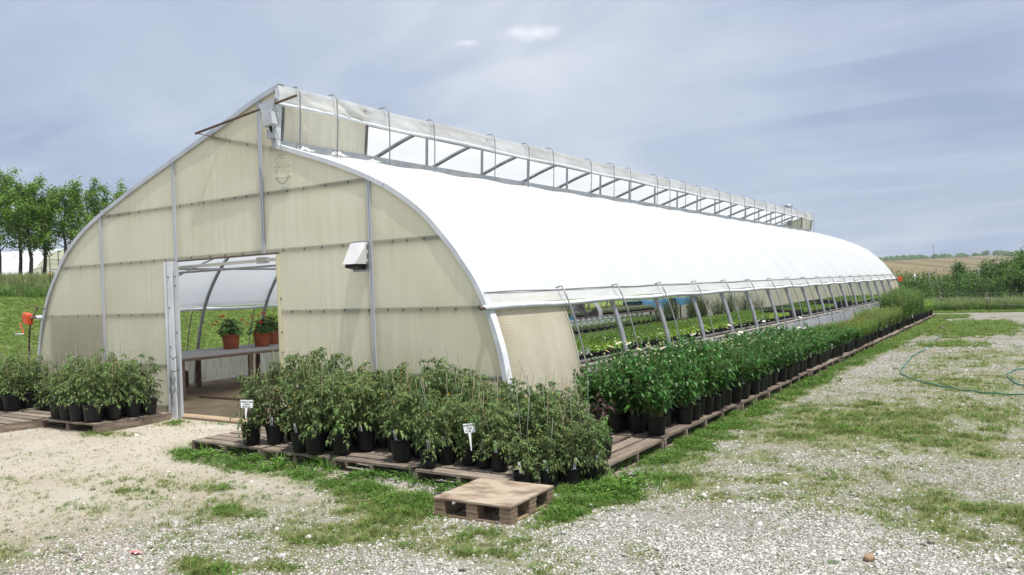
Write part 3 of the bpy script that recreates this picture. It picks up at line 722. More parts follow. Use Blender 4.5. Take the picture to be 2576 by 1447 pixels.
mb = MB(); mb.tube([(-3.45, .75, 1.25), (-3.05, 1.75, 1.9), (-2.45, 2.7, 2.45), (-1.7, 3.7, 2.83)], .016, 6); mb.obj('wind_brace', MT['galv'], GH, True)

# roof films
def film(C, off, left, y0, y1, name, m, ystep=BAY / 6, sag=.022, seed=1, amp=.006, parent=None):
    D = offset(C, off, left); D0 = offset(C, off - sag, left)
    ny_ = max(2, int(round((y1 - y0) / ystep))); P = []
    for j in range(ny_ + 1):
        y = y0 + (y1 - y0) * j / ny_; f = math.sin(math.pi * ((y / BAY) % 1.0)) ** 2
        nz = fbm(np.array([p[0] for p in D]) * 1.0 + np.array([p[1] for p in D]), np.full(len(D), y), 1.6, 3, seed)
        P.append([(D[i][0] * (1 - f) + D0[i][0] * f, y, D[i][1] * (1 - f) + D0[i][1] * f + amp * 2 * (nz[i] - .5)) for i in range(len(D))])
    mb = MB(); mb.grid(P); return mb.obj(name, m, parent or GH, True)
film(clip(CL, 1.52, 9), .012, True, .062, LEN - .062, 'roof_film', MT['film'])
film(clip(CR, 1.58, 9), .012, False, .062, LEN - .062, 'roof_film', MT['film'])
# side curtains, half rolled up
def curtain(C, left):
    D = offset(clip(C, 1.44, 1.63), .045, left); P = []
    ny_ = 19 * 10
    for j in range(ny_ + 1):
        y = -.02 + (LEN + .03) * j / ny_; ph = (y / BAY) % 1
        row = []
        for i, p in enumerate(D):
            t_ = (i / (len(D) - 1)); t_ = 1 - t_ if left else t_
            wob = .018 * (fbm([y * 2.2 + t_ * 1.3], [t_ * 2.0], 1.4, 3, 31)[0] - .5) * (.3 + t_)
            row.append((p[0] + wob, y, p[1] + .012 * math.sin(ph * math.pi) * (1 - t_) * -1))
        P.append(row)
    mb = MB(); mb.grid(P); mb.obj('side_curtain', MT['film_clear'], GH, True)
    zb = 1.452; e = .05 if not left else -.05
    xb = (xr_at(zb) if not left else xl_at(zb)) + e
    pts = [(xb + .006 * math.sin(j * .7), -.12 + (LEN + .3) * j / 60, zb + .008 * math.sin(j * 1.3) - .012 * math.sin(math.pi * j / 60)) for j in range(61)]
    mb = MB(); mb.tube(pts, .031, 10); mb.obj('curtain_roll', MT['white_trim'], GH, True)
    mb = MB(); mb.tube([(pts[0][0], -.19, zb), (pts[0][0], -.10, zb)], .017, 8); mb.obj('roll_pipe_end', MT['rust'], GH, True)
    zc = 1.612; xc = (xr_at(zc) + .058) if not left else (xl_at(zc) - .058)
    mb = MB(); mb.tube([(xc, -.02 + LEN * j / 38, zc + .006 * math.sin(j * 2.2)) for j in range(39)], .007, 6); mb.obj('locking_channel', MT['bar'], GH, True)
curtain(CR, False); curtain(CL, True)
# outer retaining bars on the right side
Dp = offset(clip(CR, .12, 1.62), .125, False)
mb = MB(); mb.tube([(xr_at(1.63) + .05, 0, 1.632)] + [(p[0], 0, p[1]) for p in Dp[::3]], .010, 6); rb = mb.mesh('retaining_bar', MT['bar'], True)
for k in range(1, 20): link('retaining_bar', rb, GH, (0, k * BAY + rnd.uniform(-.02, .02) - (.06 if k == 19 else 0), 0))
Dp = offset(clip(CL, .12, 1.62), .125, True)
mb = MB(); mb.tube([(p[0], 0, p[1]) for p in Dp[::3]], .0115, 6); rb2 = mb.mesh('retaining_bar', MT['galv_dark'], True)
for k in range(1, 19): link('retaining_bar', rb2, GH, (0, k * BAY - .12, 0))
# corrugated panel closing the first and last bay on the right
for y0, y1 in ((.06, 1.56), (LEN - 1.4, LEN - .06)):
    D = offset(clip(CR, .1, 1.56), .016, False)
    mb = MB(); mb.grid([[(p[0], y0 + (y1 - y0) * j / 8, p[1]) for p in D] for j in range(9)]); mb.obj('side_panel', MT['poly_corr'], GH, True)
# skirt boards
D = offset(clip(CR, -.01, .69), .022, False)
mb = MB(); mb.grid([[(p[0] + .01 * (fbm([y * 1.2], [p[1] * 2], 1, 3, 8)[0] - .5), y, p[1]) for p in D] for y in [1.58 + (LEN - 1.66) * j / 110 for j in range(111)]]); mb.obj('skirt', MT['base_film'], GH, True)
xs = xr_at(.69) + .02
mb = MB(); mb.box(xs - .03, xs + .008, 1.58, LEN - .08, .676, .700); mb.obj('skirt_rail', MT['stone_w'], GH)
D = offset(clip(CL, -.01, .60), .02, True)
mb = MB(); mb.grid([[(p[0], y, p[1]) for p in D] for y in [.1 + (LEN - .2) * j / 40 for j in range(41)]]); mb.obj('skirt', MT['poly_dirty'], GH, True)
mb = MB(); xs = xl_at(.60); mb.box(xs - .02, xs + .03, .1, LEN - .1, .59, .63); mb.obj('skirt_rail', MT['bench_leg'], GH)

# ridge vent
SX = 2.36
for j in range(5):
    y0 = .05 + j * 5.63; mb = MB(); mb.box(SX - .035, SX + .035, y0 + .004, y0 + 5.62, 3.475, 3.598); mb.obj('vent_sill', MT['galv'], GH)
mb = MB(); mb.obox((0, 0, .225), (.016, 0, 0), (0, .016, 0), (.012, 0, .225)); pm = mb.mesh('vent_post', MT['galv'])
for k in range(2, 19): link('vent_post', pm, GH, (SX, k * BAY, 3.6))
mb = MB(); mb.tube([(2.45, 0.02, 4.225), (2.45, LEN - .02, 4.225)], .028, 8); mb.obj('ridge_pipe', MT['galv'], GH, True)
def vent_panel(y0, y1):
    mb = MB(); mb.grid([[(SX + .012 + (.07 * (z - 3.6) / .6), y, z) for z in [3.6 + .6 * i / 6 for i in range(7)]] for y in [y0 + (y1 - y0) * j / 10 for j in range(11)]]); mb.obj('vent_panel', MT['poly_dirty'], GH, True)
    for y in (y0, y1): mb = MB(); mb.obox((SX + .03, y, 3.85), (.022, 0, 0), (0, .022, 0), (.03, 0, .25)); mb.obj('vent_frame', MT['galv_dark'], GH)
vent_panel(.075, 1.58); vent_panel(LEN - 1.6, LEN - .07)
P = []
ny_ = 420
for j in range(ny_ + 1):
    y = -.05 + (LEN + .08) * j / ny_; row = []
    fr = 1.2 if y > 1.6 else 3.2
    for i in range(8):
        t_ = i / 7
        wob = .035 * fr * (fbm([y * 4.5 - t_ * 2.4 * (1 if y < 1.6 else .5)], [t_ * 1.6], 1.6, 3, 51)[0] - .5) * (.25 + t_)
        row.append((2.492 - .01 * t_ + wob + .012 * math.sin(math.pi * t_), y, 4.262 - .235 * t_ + .01 * math.sin(y * 2.1) * (1 - t_)))
    P.append(row)
mb = MB(); mb.grid(P); mb.obj('vent_curtain', MT['film_clear'], GH, True)
mb = MB(); mb.tube([(2.487 + .006 * math.sin(j), -.16 + (LEN + .25) * j / 70, 4.025 + .012 * math.sin(j * .8)) for j in range(71)], .022, 8); mb.obj('curtain_roll', MT['white_trim'], GH, True)
mb = MB(); mb.tube([(2.38, 0, 4.262), (2.43, 0, 4.292), (2.50, 0, 4.30), (2.555, 0, 4.27), (2.575, 0, 4.2), (2.575, 0, 3.9), (2.545, 0, 3.50), (2.53, 0, 3.47)], .0095, 6); hk = mb.mesh('vent_bar', MT['bar'], True)
for y in [.34, .72] + [1.88 + 1.18 * k for k in range(23)]:
    link('vent_bar', hk, GH, (rnd.uniform(-.012, .012), y + rnd.uniform(-.07, .07), rnd.uniform(-.012, .012)), (rnd.uniform(-.03, .03), 0, rnd.uniform(-.1, .1)))
# torn film caught on the sill by the peak
for (y, s_, sd) in ((.36, .08, 1), (.95, .10, 2), (1.62, .06, 4)):
    q = random.Random(sd); mb = MB()
    mb.grid([[(SX + .05 + .03 * q.random() + .03 * i, y + s_ * (j - 4) * .3 + .03 * q.random(), 3.50 + s_ * (1 - .2 * abs(j - 4)) * (1 - i / 4.4) * q.uniform(.35, 1.25)) for i in range(5)] for j in range(9)])
    mb.obj('torn_film', MT['film_clear'], GH, True)

# doorway: jambs, header, latch, conduit
mb = MB(); mb.box(-.022, .165, -.05, -.004, 0, 2.195); o = mb.obj('door_jamb', MT['white_trim'], GH)
mb = MB(); mb.box(.05, .056, -.0525, -.0495, .02, 2.19); mb.obj('seam', MT['galv_dark'], o)
for z in (1.98, 1.55, 1.0, .55, .3): link('bolt', _bolt, o, (.09, -.051, z), (R_(90), 0, 0))
mb = MB(); mb.box(.205, .262, -.045, -.004, 0, 2.195); o = mb.obj('door_jamb', MT['alu'], GH)
for z in (1.98, 1.85, 1.2): link('bolt', _bolt, o, (.235, -.046, z), (R_(90), 0, 0))
mb = MB(); mb.box(.168, .202, -.02, -.003, 0.02, 2.18); mb.obj('door_edge', MT['poly_corr'], GH)
mb = MB(); mb.box(-.03, 2.34, -.014, -.002, 2.180, 2.202); mb.obj('door_header', MT['rust'], GH)
mb = MB(); mb.box(2.296, 2.334, -.02, .02, .02, 2.178); mb.obj('door_jamb', MT['poly'], GH)
for z in (1.62, 1.2, .95): link('bolt', _bolt, GH, (2.345, -.001, z), (R_(90), 0, 0))
mb = MB(); mb.tube([(.12, -.09, .88), (.2, -.10, .83), (.27, -.09, .87)], .006, 6); mb.tube([(.10, -.085, .68), (.18, -.095, .66), (.28, -.08, .68), (.29, -.08, .72)], .006, 6); mb.tube([(.14, -.085, .66), (.15, -.09, .5), (.2, -.09, .47)], .005, 6)
mb.obj('door_latch', MT['rust'], GH, True)
mb = MB(); mb.tube([(-.4, .2, 2.115), (2.6, .2, 2.135)], .022, 8); o = mb.obj('conduit', MT['tag'], GH, True)
mb = MB(); mb.obox((1.78, .2, 2.13), (.085, 0, 0), (0, .035, 0), (0, 0, .04)); mb.obj('junction_box', MT['hood'], o)
mb = MB(); mb.tube([(-.4, .34, 2.05), (2.6, .34, 2.06)], .016, 8); mb.obj('conduit', MT['galv'], GH, True)
mb = MB(); mb.tube([(1.45, 1.484, 1.99), (3.2, 1.484, 2.01)], .016, 8); mb.obj('conduit', MT['galv'], GH, True)

# vent motor, boxes and pole at the peak
VM = link('vent_drive', None, GH)
mb = MB(); mb.tube([(.96, -.15, 3.855), (2.92, -.15, 4.045)], .017, 8); mb.obj('pole', MT['rust'], VM, True)
mb = MB()
for y in (-.185, -.125):
    mb.add([(2.27, y, 4.03), (2.57, y, 4.065), (2.515, y, 3.89), (2.46, y, 3.855), (2.38, y, 3.855), (2.34, y, 3.89)], [(0, 1, 2, 3, 4, 5)])
mb.f += [tuple([i, (i + 1) % 6, (i + 1) % 6 + 6, i + 6]) for i in range(6)]; mb.m += [0] * 6
mb.obj('bracket', MT['greybox'], VM)
mb = MB(); mb.obox((2.455, -.16, 3.82), (.088, 0, .012), (0, .055, 0), (.012, 0, -.075)); mb.obj('motor_box', MT['greybox'], VM)
mb = MB(); mb.tube([(2.44, -.15, 3.74), (2.455, -.15, 3.67)], [.018, .012], 8); mb.obj('gland', MT['black'], VM, True)
mb = MB(); mb.box(2.305, 2.43, -.1, -.012, 3.615, 3.73); mb.obj('control_box', MT['greybox'], VM)
mb = MB(); mb.tube([(2.36, -.06, 3.615), (2.36, -.06, 3.58)], .02, 8); mb.tube([(2.36, -.06, 3.58), (2.375, -.05, 3.46), (2.41, -.05, 3.415), (2.455, -.04, 3.39), (2.50, -.05, 3.44), (2.51, -.06, 3.55), (2.475, -.1, 3.68), (2.465, -.12, 3.74)], .006, 6); mb.obj('cable', MT['greybox'], VM, True)
mb = MB(); mb.tube([(.99, -.15, 3.855), (1.28, -.02, 3.77)], .006, 6); mb.obj('stay_wire', MT['rust'], VM, True)
# exhaust hood
VH = link('exhaust_hood', None, GH)
mb = MB(); mb.box(3.625, 3.868, -.028, -.0025, 1.90, 2.25); mb.obj('back_plate', MT['galv'], VH)
mb = MB(); A = [(3.65, -.03, 2.235), (3.862, -.03, 2.235), (3.862, -.03, 1.985), (3.65, -.03, 1.985), (3.64, -.075, 2.225), (3.835, -.075, 2.225), (3.835, -.21, 1.985), (3.64, -.21, 1.985)]
mb.add(A, [(0, 1, 5, 4), (1, 2, 6, 5), (0, 4, 7, 3), (4, 5, 6, 7)]); mb.obj('hood_cover', MT['hood'], VH)
mb = MB(); mb.box(3.842, 3.872, -.055, -.030, 2.01, 2.23); o = mb.obj('side_bracket', MT['hood'], VH)
for z in (2.045, 2.145): mb = MB(); mb.box(3.8725, 3.8745, -.05, -.036, z, z + .06); mb.obj('slot', MT['black'], o)
mb = MB(); mb.obox((3.745, -.115, 1.955), (.085, 0, 0), (0, .075, -.012), (0, 0, .02)); mb.obj('flap', MT['black'], VH)
# round patch where a duct was taken out
mb = MB(); mb.tube([(2.455 + .115 * math.cos(a), -.006, 3.17 + .12 * math.sin(a)) for a in [i * math.pi / 12 for i in range(25)]], .005, 5)
for pts in ([(2.30, 3.26), (2.36, 3.27), (2.46, 3.245), (2.6, 3.26)], [(2.32, 3.12), (2.42, 3.13), (2.5, 3.12), (2.62, 3.125)], [(2.33, 3.36), (2.42, 3.40), (2.5, 3.41)], [(2.34, 3.34), (2.38, 3.31), (2.35, 3.28)], [(2.42, 3.37), (2.5, 3.36)]):
    mb.tube([(a, -.005, c) for a, c in pts], .004, 5)
mb.obj('caulked_ring', MT['caulk'], GH, True)
mb = MB(); mb.tube([(2.42, -.008, 2.985), (2.47, -.012, 3.005), (2.53, -.008, 2.99)], [.008, .014, .006], 6); mb.obj('foam_bead', MT['tag'], GH, True)
# flue
mb = MB(); mb.lathe([(.11, 3.7), (.11, 4.52), (.13, 4.53), (.13, 4.56), (.10, 4.57)], 14); mb.lathe([(.10, 4.57), (.10, 4.60), (.175, 4.61), (.185, 4.65), (.15, 4.69), (.0, 4.71)], 14)
mb.obj('flue', MT['galv'], GH, True, (1.62, 27.7, 0.0))

# crank winches of the side curtains
W = thing('curtain_winch', 'orange hand winch on a dark pole at the near left corner of the greenhouse', 'winch', (-3.86, -.10, 0))
def wo_(p): return (p[0] + 3.86, p[1] + .10, p[2])
mb = MB(); mb.tube([wo_(p) for p in [(-3.93, -.02, -.05), (-3.88, -.05, .6), (-3.79, -.07, 1.1), (-3.70, -.08, 1.4), (-3.52, -.05, 1.62)]], .014, 6); mb.tube([wo_(p) for p in [(-3.72, -.08, 1.65), (-3.30, -.04, 1.585)]], .008, 6); mb.obj('pole', MT['rust'], W, True)
mb = MB(); mb.obox(wo_((-3.74, -.10, 1.435)), (.075, 0, -.02), (0, .05, 0), (.01, 0, .085)); mb.obox(wo_((-3.82, -.11, 1.45)), (.03, 0, -.01), (0, .04, 0), (0, 0, .06)); o = mb.obj('housing', MT['orange'], W)
md = o.modifiers.new('bevel', 'BEVEL'); md.width = .012; md.segments = 2
mb = MB(); mb.obox(wo_((-3.81, -.17, 1.27)), (.056, 0, -.088), (.010, 0, .006), (0, .004, 0)); mb.obj('crank_arm', MT['orange'], W)
mb = MB(); mb.tube([wo_((-3.75, -.17, 1.185)), wo_((-3.97, -.20, 1.18))], .014, 8); mb.obj('grip', MT['greybox'], W, True)
mb = MB(); mb.tube([wo_((-3.68, -.09, 1.45)), wo_((-3.42, -.06, 1.452))], .018, 8); mb.obj('shaft', MT['greybox'], W, True)
W2 = thing('curtain_winch', 'small orange hand winch at the far right corner of the greenhouse', 'winch', (5.66, LEN + .22, 1.40))
mb = MB(); mb.obox((0, 0, 0.02), (.085, 0, 0), (0, .06, 0), (0, 0, .10)); o = mb.obj('housing', MT['orange'], W2); md = o.modifiers.new('bevel', 'BEVEL'); md.width = .02; md.segments = 2
mb = MB(); mb.tube([(.02, .03, 0), (.03, .04, -1.4)], .014, 6); mb.obj('pole', MT['rust'], W2, True)

# dark board leaning inside the wall, showing through the panel
mb = MB(); mb.box(-3.24, -1.69, .053, .063, .05, 1.42); tag(mb.obj('plywood_sheet', MT['bench_leg']), 'dark board behind the lower left panel of the end wall', 'board')
# ================================================================== pallets
PH = .118
def pallet(label, x0, x1, y0, y1, along='X', nplank=7, h=PH, rot=0.0, group=None, seed=0, name='pallet', missing=()):
    """slatted pallet; planks run along X or Y"""
    q = random.Random(900 + seed)
    cx, cy = (x0 + x1) / 2, (y0 + y1) / 2
    p = thing(name, label, 'pallet', (cx, cy, float(height(cx, cy)) if (cy < -.3 or cx > 5.95) else 0.0), rot, group)
    lx, ly = (x1 - x0) / 2, (y1 - y0) / 2
    U, V = (lx, ly) if along == 'X' else (ly, lx)      # U along planks
    def put(nm, u, v, z, hu, hv, hz, tilt=0.0):
        mb = MB(); mb.box(-hu, hu, -hv, hv, -hz, hz) if along == 'X' else mb.box(-hv, hv, -hu, hu, -hz, hz)
        o = mb.obj(nm, MT['wood_grey'] if along == 'X' else MT['wood_grey_y'], p, loc=(u, v, z) if along == 'X' else (v, u, z))
        o.rotation_euler = (q.uniform(-.01, .01), q.uniform(-.008, .008), q.uniform(-.012, .012) + tilt)
    for s in (-1, 0, 1):
        mb = MB(); hu, hv = .02, V - .01
        mb.box(-hu, hu, -hv, hv, -.045, .045) if along == 'X' else mb.box(-hv, hv, -hu, hu, -.045, .045)
        mb.obj('stringer', MT['wood_grey_y'] if along == 'X' else MT['wood_grey'], p, loc=((s * (U - .022), 0, .051) if along == 'X' else (0, s * (U - .022), .051)))
    w = 2 * V / nplank
    for i in range(nplank):
        if i in missing: continue
        ww = w * q.uniform(.36, .45); tr = q.uniform(0, .02)
        put('plank', q.uniform(-.01, .01), -V + w * (i + .5), h - .0115 + q.uniform(-.002, .003), U - tr, ww, .0105)
    for i in (0, 1): put('bottom_board', 0, (-V + .05) if i == 0 else (V - .05), -.003 + .004, U, .04, .006)
    return p
pallet('slatted pallet nearest the door, under the first tomato pots', 2.42, 3.56, -1.40, -.30, seed=1)
pallet('slatted pallet under tomato pots, second from the door', 3.60, 4.58, -1.42, -.35, seed=2)
pallet('slatted pallet with bare boards showing between tomato pots', 4.62, 5.64, -1.44, -.36, seed=3)
pallet('grey slatted pallet behind the plywood topped one', 5.69, 6.66, -1.50, -.66, seed=4, nplank=5)
pallet('slatted pallet left of the doorway under tomato pots', -1.13, .19, -1.24, -.14, seed=5)
pallet('empty slatted pallet at the left edge of the yard', -2.30, -1.17, -2.0, -.78, seed=6)
pallet('slatted pallet under the leftmost tomato pots', -3.42, -2.36, -1.25, -.2, seed=7)
pallet('empty weathered pallet at the near corner beside the dark leaved plant', 6.02, 7.14, -.62, .60, 'Y', 6, seed=8)
ys = .64; k = 0
SIDEP = []
while ys < 25.6:
    ln = 1.19; jx = rnd.uniform(-.03, .04); SIDEP.append((ys, ys + ln))
    pallet('%s slatted pallet from the near corner along the greenhouse side' % ORD[k], 6.04 + jx, 7.13 + jx, ys, ys + ln, 'Y', 6, seed=20 + k, group='pallets along the greenhouse side')
    ys += ln + rnd.uniform(.03, .07); k += 1

# plywood topped pallet in front
pp = thing('plywood_pallet', 'low wooden pallet covered with a stained plywood sheet', 'pallet', (6.79, -1.85, float(height(6.79, -1.85))), R_(2.5))
HX, HY = .335, .322
mb = MB(); mb.box(-HX, HX, -HY, HY, .1215, .136); mb.obj('plywood_top', MT['plywood'], pp)
for ix in (-1, 0, 1):
    for iy in (-1, 0, 1):
        mb = MB(); w = .048
        for l in range(6): mb.box(ix * (HX - w - .004) - w + .0015 * (l % 2), ix * (HX - w - .004) + w - .0015 * (l % 2), iy * (HY - w - .004) - w + .0015 * (l % 2), iy * (HY - w - .004) + w - .0015 * ((l + 1) % 2), .016 + l * .0175, .016 + (l + 1) * .0175 - .001)
        mb.obj('block', MT['wood_tan'], pp)
for ix in (-1, 0, 1): mb = MB(); mb.box(ix * (HX - .055) - .05, ix * (HX - .055) + .05, -HY + .002, HY - .002, -.004, .015); mb.obj('bottom_board', MT['wood_tan'], pp)
for iy in (-1, 1): mb = MB(); mb.box(-HX + .108, HX - .108, iy * (HY - .05) - .045, iy * (HY - .05) + .045, -.005, .014); mb.obj('bottom_board', MT['wood_tan'], pp)

# ================================================================== potted plants
def pot_mesh(r, h, m='pot'):
    mb = MB(); rb = r * .80
    mb.lathe([(0.0, .004), (rb * .97, .0), (rb, .012), (r * .965, h * .86), (r * .97, h * .87), (r, h * .875), (r * 1.01, h * .985), (r, h), (r * .955, h), (r * .945, h * .88)], 20)
    return mb.mesh('pot', MT[m], True)
def soil_mesh(r, h):
    mb = MB(); n = 14
    vs = [(0, 0, h * .915)] + [(r * .5 * math.cos(i * 6.283 / n), r * .5 * math.sin(i * 6.283 / n), h * .925) for i in range(n)] + [(r * .945 * math.cos(i * 6.283 / n), r * .945 * math.sin(i * 6.283 / n), h * .90) for i in range(n)]
    mb.add(vs, [(0, 1 + i, 1 + (i + 1) % n) for i in range(n)] + [(1 + i, 1 + n + i, 1 + n + (i + 1) % n, 1 + (i + 1) % n) for i in range(n)]); return mb.mesh('soil', MT['soil'], True)
def tag_mesh(h=.10, w=.011):
    mb = MB(); mb.box(-w, w, -.0008, .0008, -.03, h); mb.box(-w * .45, w * .45, -.0013, .0013, h * .2, h * .75, 1); return mb.mesh('plant_tag', [MT['tag'], MT['ink']])
TAG = tag_mesh(); TAGS = tag_mesh(.085, .009)
def stake_mesh(h, m, seed):
    q = random.Random(seed); mb = MB(); mb.tube([(0, 0, 0), (q.uniform(-.01, .01), q.uniform(-.01, .01), h * .5), (q.uniform(-.02, .02), q.uniform(-.02, .02), h)], .0029, 5); return mb.mesh('stake', MT[m], True)
STK = [stake_mesh(.72, 'stake', 1), stake_mesh(.62, 'stake_green', 2), stake_mesh(.78, 'stake_green', 3), stake_mesh(.68, 'stake', 4)]

def dirv(q, el): a = q.uniform(0, 6.283); return Vector((math.cos(a) * math.cos(el), math.sin(a) * math.cos(el), math.sin(el)))
def tomato_mesh(k, h=.58, spread=.16, nst=3, droopy=1.0):
    q = random.Random(40 + k); st = MB(); fo = MB()
    for s in range(nst):
        a = s * 6.283 / nst + q.uniform(-.6, .6); rad = spread * q.uniform(.25, .75); hh = h * (1.0 if s == 0 else q.uniform(.68, .98))
        pts = [Vector((math.cos(a) * .02, math.sin(a) * .02, 0))]
        for j in range(1, 6):
            t_ = j / 5; pts.append(Vector((math.cos(a) * rad * t_ + q.uniform(-.015, .015), math.sin(a) * rad * t_ + q.uniform(-.015, .015), hh * t_)))
        st.tube(pts, [.006, .0055, .005, .004, .003, .002], 5)
        nl = int(21 * hh / .58)
        for i in range(nl):
            t_ = .06 + .94 * (i + q.random() * .8) / nl; f = t_ * 5; j = min(int(f), 4); p = pts[j].lerp(pts[j + 1], f - j)
            el = q.uniform(.0, .8) * (.5 + t_ * .7); d = dirv(q, el); ln = q.uniform(.11, .19) * (1.1 - .45 * t_)
            dr = q.uniform(.5, 1.1) * droopy
            rach = [p + d * ln * u + Vector((0, 0, -1)) * dr * ln * u * u * .75 for u in (0, .35, .7, 1.0)]
            st.tube(rach, [.002, .0016, .0012, .0008], 3, False)
            nlf = 4
            for u in range(nlf):
                tt = .28 + .72 * u / (nlf - .5); ff = tt * 3; jj = min(int(ff), 2); c = rach[jj].lerp(rach[jj + 1], ff - jj); tg = (rach[jj + 1] - rach[jj]).normalized()
                sd = tg.cross(Vector((0, 0, 1)));  sd = sd.normalized() if sd.length > .05 else tg.orthogonal()
                for sg in (-1, 1):
                    dd = (tg * q.uniform(.25, .8) + sd * sg + Vector((0, 0, q.uniform(-.6, .35)))).normalized()
                    fo.leaf(c, dd, (q.uniform(-.7, .7), q.uniform(-.7, .7), 1), q.uniform(.034, .062), q.uniform(.014, .028), q.uniform(.1, .55), q.uniform(-.1, .4))
                    if q.random() < .5: fo.leaf2(c, (tg * q.uniform(-.2, .6) + sd * sg + Vector((0, 0, q.uniform(-.5, .6)))), (q.uniform(-.7, .7), q.uniform(-.7, .7), 1), q.uniform(.018, .032), q.uniform(.009, .015))
            fo.leaf(rach[-1], (rach[-1] - rach[-2]) + Vector((0, 0, -.01)), (q.uniform(-.4, .4), q.uniform(-.4, .4), 1), q.uniform(.05, .075), q.uniform(.024, .036), .35, .25)
    for i in range(14):                                    # older, broader leaves hanging over the pot rim
        a = q.uniform(0, 6.283); d = Vector((math.cos(a), math.sin(a), .25)); p = Vector((d.x * .05, d.y * .05, q.uniform(.03, .10)))
        fo.leaf(p + d * .03, d + Vector((0, 0, q.uniform(-.5, .2))), (0, 0, 1), q.uniform(.06, .09), q.uniform(.026, .04), .5, .2, 1 if i < 5 else 0)
    fl = MB()
    for i in range(5):
        p = Vector((q.gauss(0, .07), q.gauss(0, .07), h * q.uniform(.45, .98)))
        for j in range(4): fl.leaf2(p, dirv(q, -.3), (0, 0, 1), .013, .007)
    return st.mesh('stems', MT['stem'], True), fo.mesh('foliage', [MT['tomato'], MT['tomato_low']]), fl.mesh('blossoms', MT['yellow'])
TOM = [tomato_mesh(0, .60), tomato_mesh(1, .54), tomato_mesh(2, .63, .19, 4), tomato_mesh(3, .50, .17), tomato_mesh(4, .57, .2, 4)]
POTS = {k: (pot_mesh(r, h), soil_mesh(r, h), r, h) for k, (r, h) in dict(big=(.128, .23), mid=(.104, .196), small=(.081, .162), side=(.090, .172), daisypot=(.102, .19)).items()}
def potted(name, label, cat, x, y, z, pot, parts, q, group=None, sc=1.0, tagp=.0, stakes=0, facing=None):
    pm, sm, r, h = POTS[pot]
    o = thing(name, label, cat, (x, y, z), q.uniform(0, 6.283), group)
    p = link('pot', pm, o); link('soil', sm, p)
    for nm, me_ in parts:
        c = link(nm, me_, o, (0, 0, h * .9), (q.uniform(-.05, .05), q.uniform(-.05, .05), 0), (sc * q.uniform(.95, 1.06), sc * q.uniform(.95, 1.06), sc * q.uniform(.84, 1.12)))
        if nm == 'foliage': c['kind'] = 'stuff'
    for i in range(stakes):
        m_ = STK[q.randrange(4)]
        link('stake', m_, o, (q.uniform(-.04, .04), q.uniform(-.04, .04), h * .8), (q.gauss(0, .10), q.gauss(0, .10), q.uniform(0, 6)), (1, 1, q.uniform(.85, 1.18) * (.9 if pot == 'small' else 1)))
    if tagp and q.random() < tagp:
        a = (facing if facing is not None else R_(-55)) - o.rotation_euler.z + q.uniform(-.5, .5)
        link('plant_tag', TAG, o, (math.cos(a) * r * .78, math.sin(a) * r * .78, h * .93), (q.uniform(-.2, .2), q.uniform(-.25, .25), a + R_(90)))
    return o
def place_tomato(x, y, z, pot, label, group, q, sc, tagp=.6, stakes=1):
    st, fo, fl = TOM[q.randrange(5)]
    return potted('tomato_plant', label, 'tomato plant', x, y, z, pot, [('stems', st), ('foliage', fo), ('blossoms', fl)], q, group, sc, tagp, stakes)
q = random.Random(5)
used = []
def free(x, y, r):
    return all((x - a) ** 2 + (y - b2) ** 2 > (r + rr) ** 2 * .92 for a, b2, rr in used)
front = [(3.32, -1.30), (3.53, -1.16), (3.56, -.93), (4.12, -1.34), (4.36, -1.38), (4.60, -1.26), (4.70, -1.04), (4.74, -.82), (5.36, -1.26), (5.40, -1.06)]
for i, (x, y) in enumerate(front):
    used.append((x, y, .104))
    place_tomato(x, y, PH + .002, 'mid', '%s tomato plant from the door along the front of the pallets' % ORD[i], 'tomato plants in front of the end wall', q, 1.14 if i < 3 else 1.04, .85, 1 if i % 3 else 2)
front2 = [(5.79, -1.40), (5.84, -1.20), (6.05, -1.16), (6.24, -1.20), (6.43, -1.24)]
for i, (x, y) in enumerate(front2):
    used.append((x, y, .085))
    place_tomato(x, y, PH + .002, 'small', '%s small tomato pot from the left behind the plywood pallet' % ORD[i], 'tomato plants in front of the end wall', q, .78, .95, 1)
front3 = [(6.70, -1.30), (6.86, -1.16), (6.99, -1.02), (7.10, -.86)]
for i, (x, y) in enumerate(front3):
    used.append((x, y, .085))
    place_tomato(x, y, float(height(x, y)) - .004, 'small', '%s tomato pot from the plywood pallet standing on the ground' % ORD[i], 'tomato plants in front of the end wall', q, .76, 1.0, 2)
yy = -1.14
while yy < -.12:
    xx = 3.44
    while xx < 7.0:
        x = xx + q.uniform(-.035, .035); y = yy + q.uniform(-.03, .03)
        bare = (4.86 < x < 5.24 and y < -.95) or (x > 6.66 and y > -.66) or (3.78 < x < 4.0 and y < -1.0)
        rr = .104 if x < 5.55 else .085
        if not bare and free(x, y, rr):
            used.append((x, y, rr)); onp = x < 6.66
            place_tomato(x, y, PH + .002 if onp else float(height(x, y)) - .004, 'mid' if x < 5.55 else 'small', 'tomato plant in the crowded back rows between the door and the near corner', 'back rows of tomato plants', q, q.uniform(.92, 1.12) * (1.1 if x < 5.4 else .84), .3, 1)
        xx += .222 if xx < 5.5 else .19
    yy += .215 if yy > -2 else .2
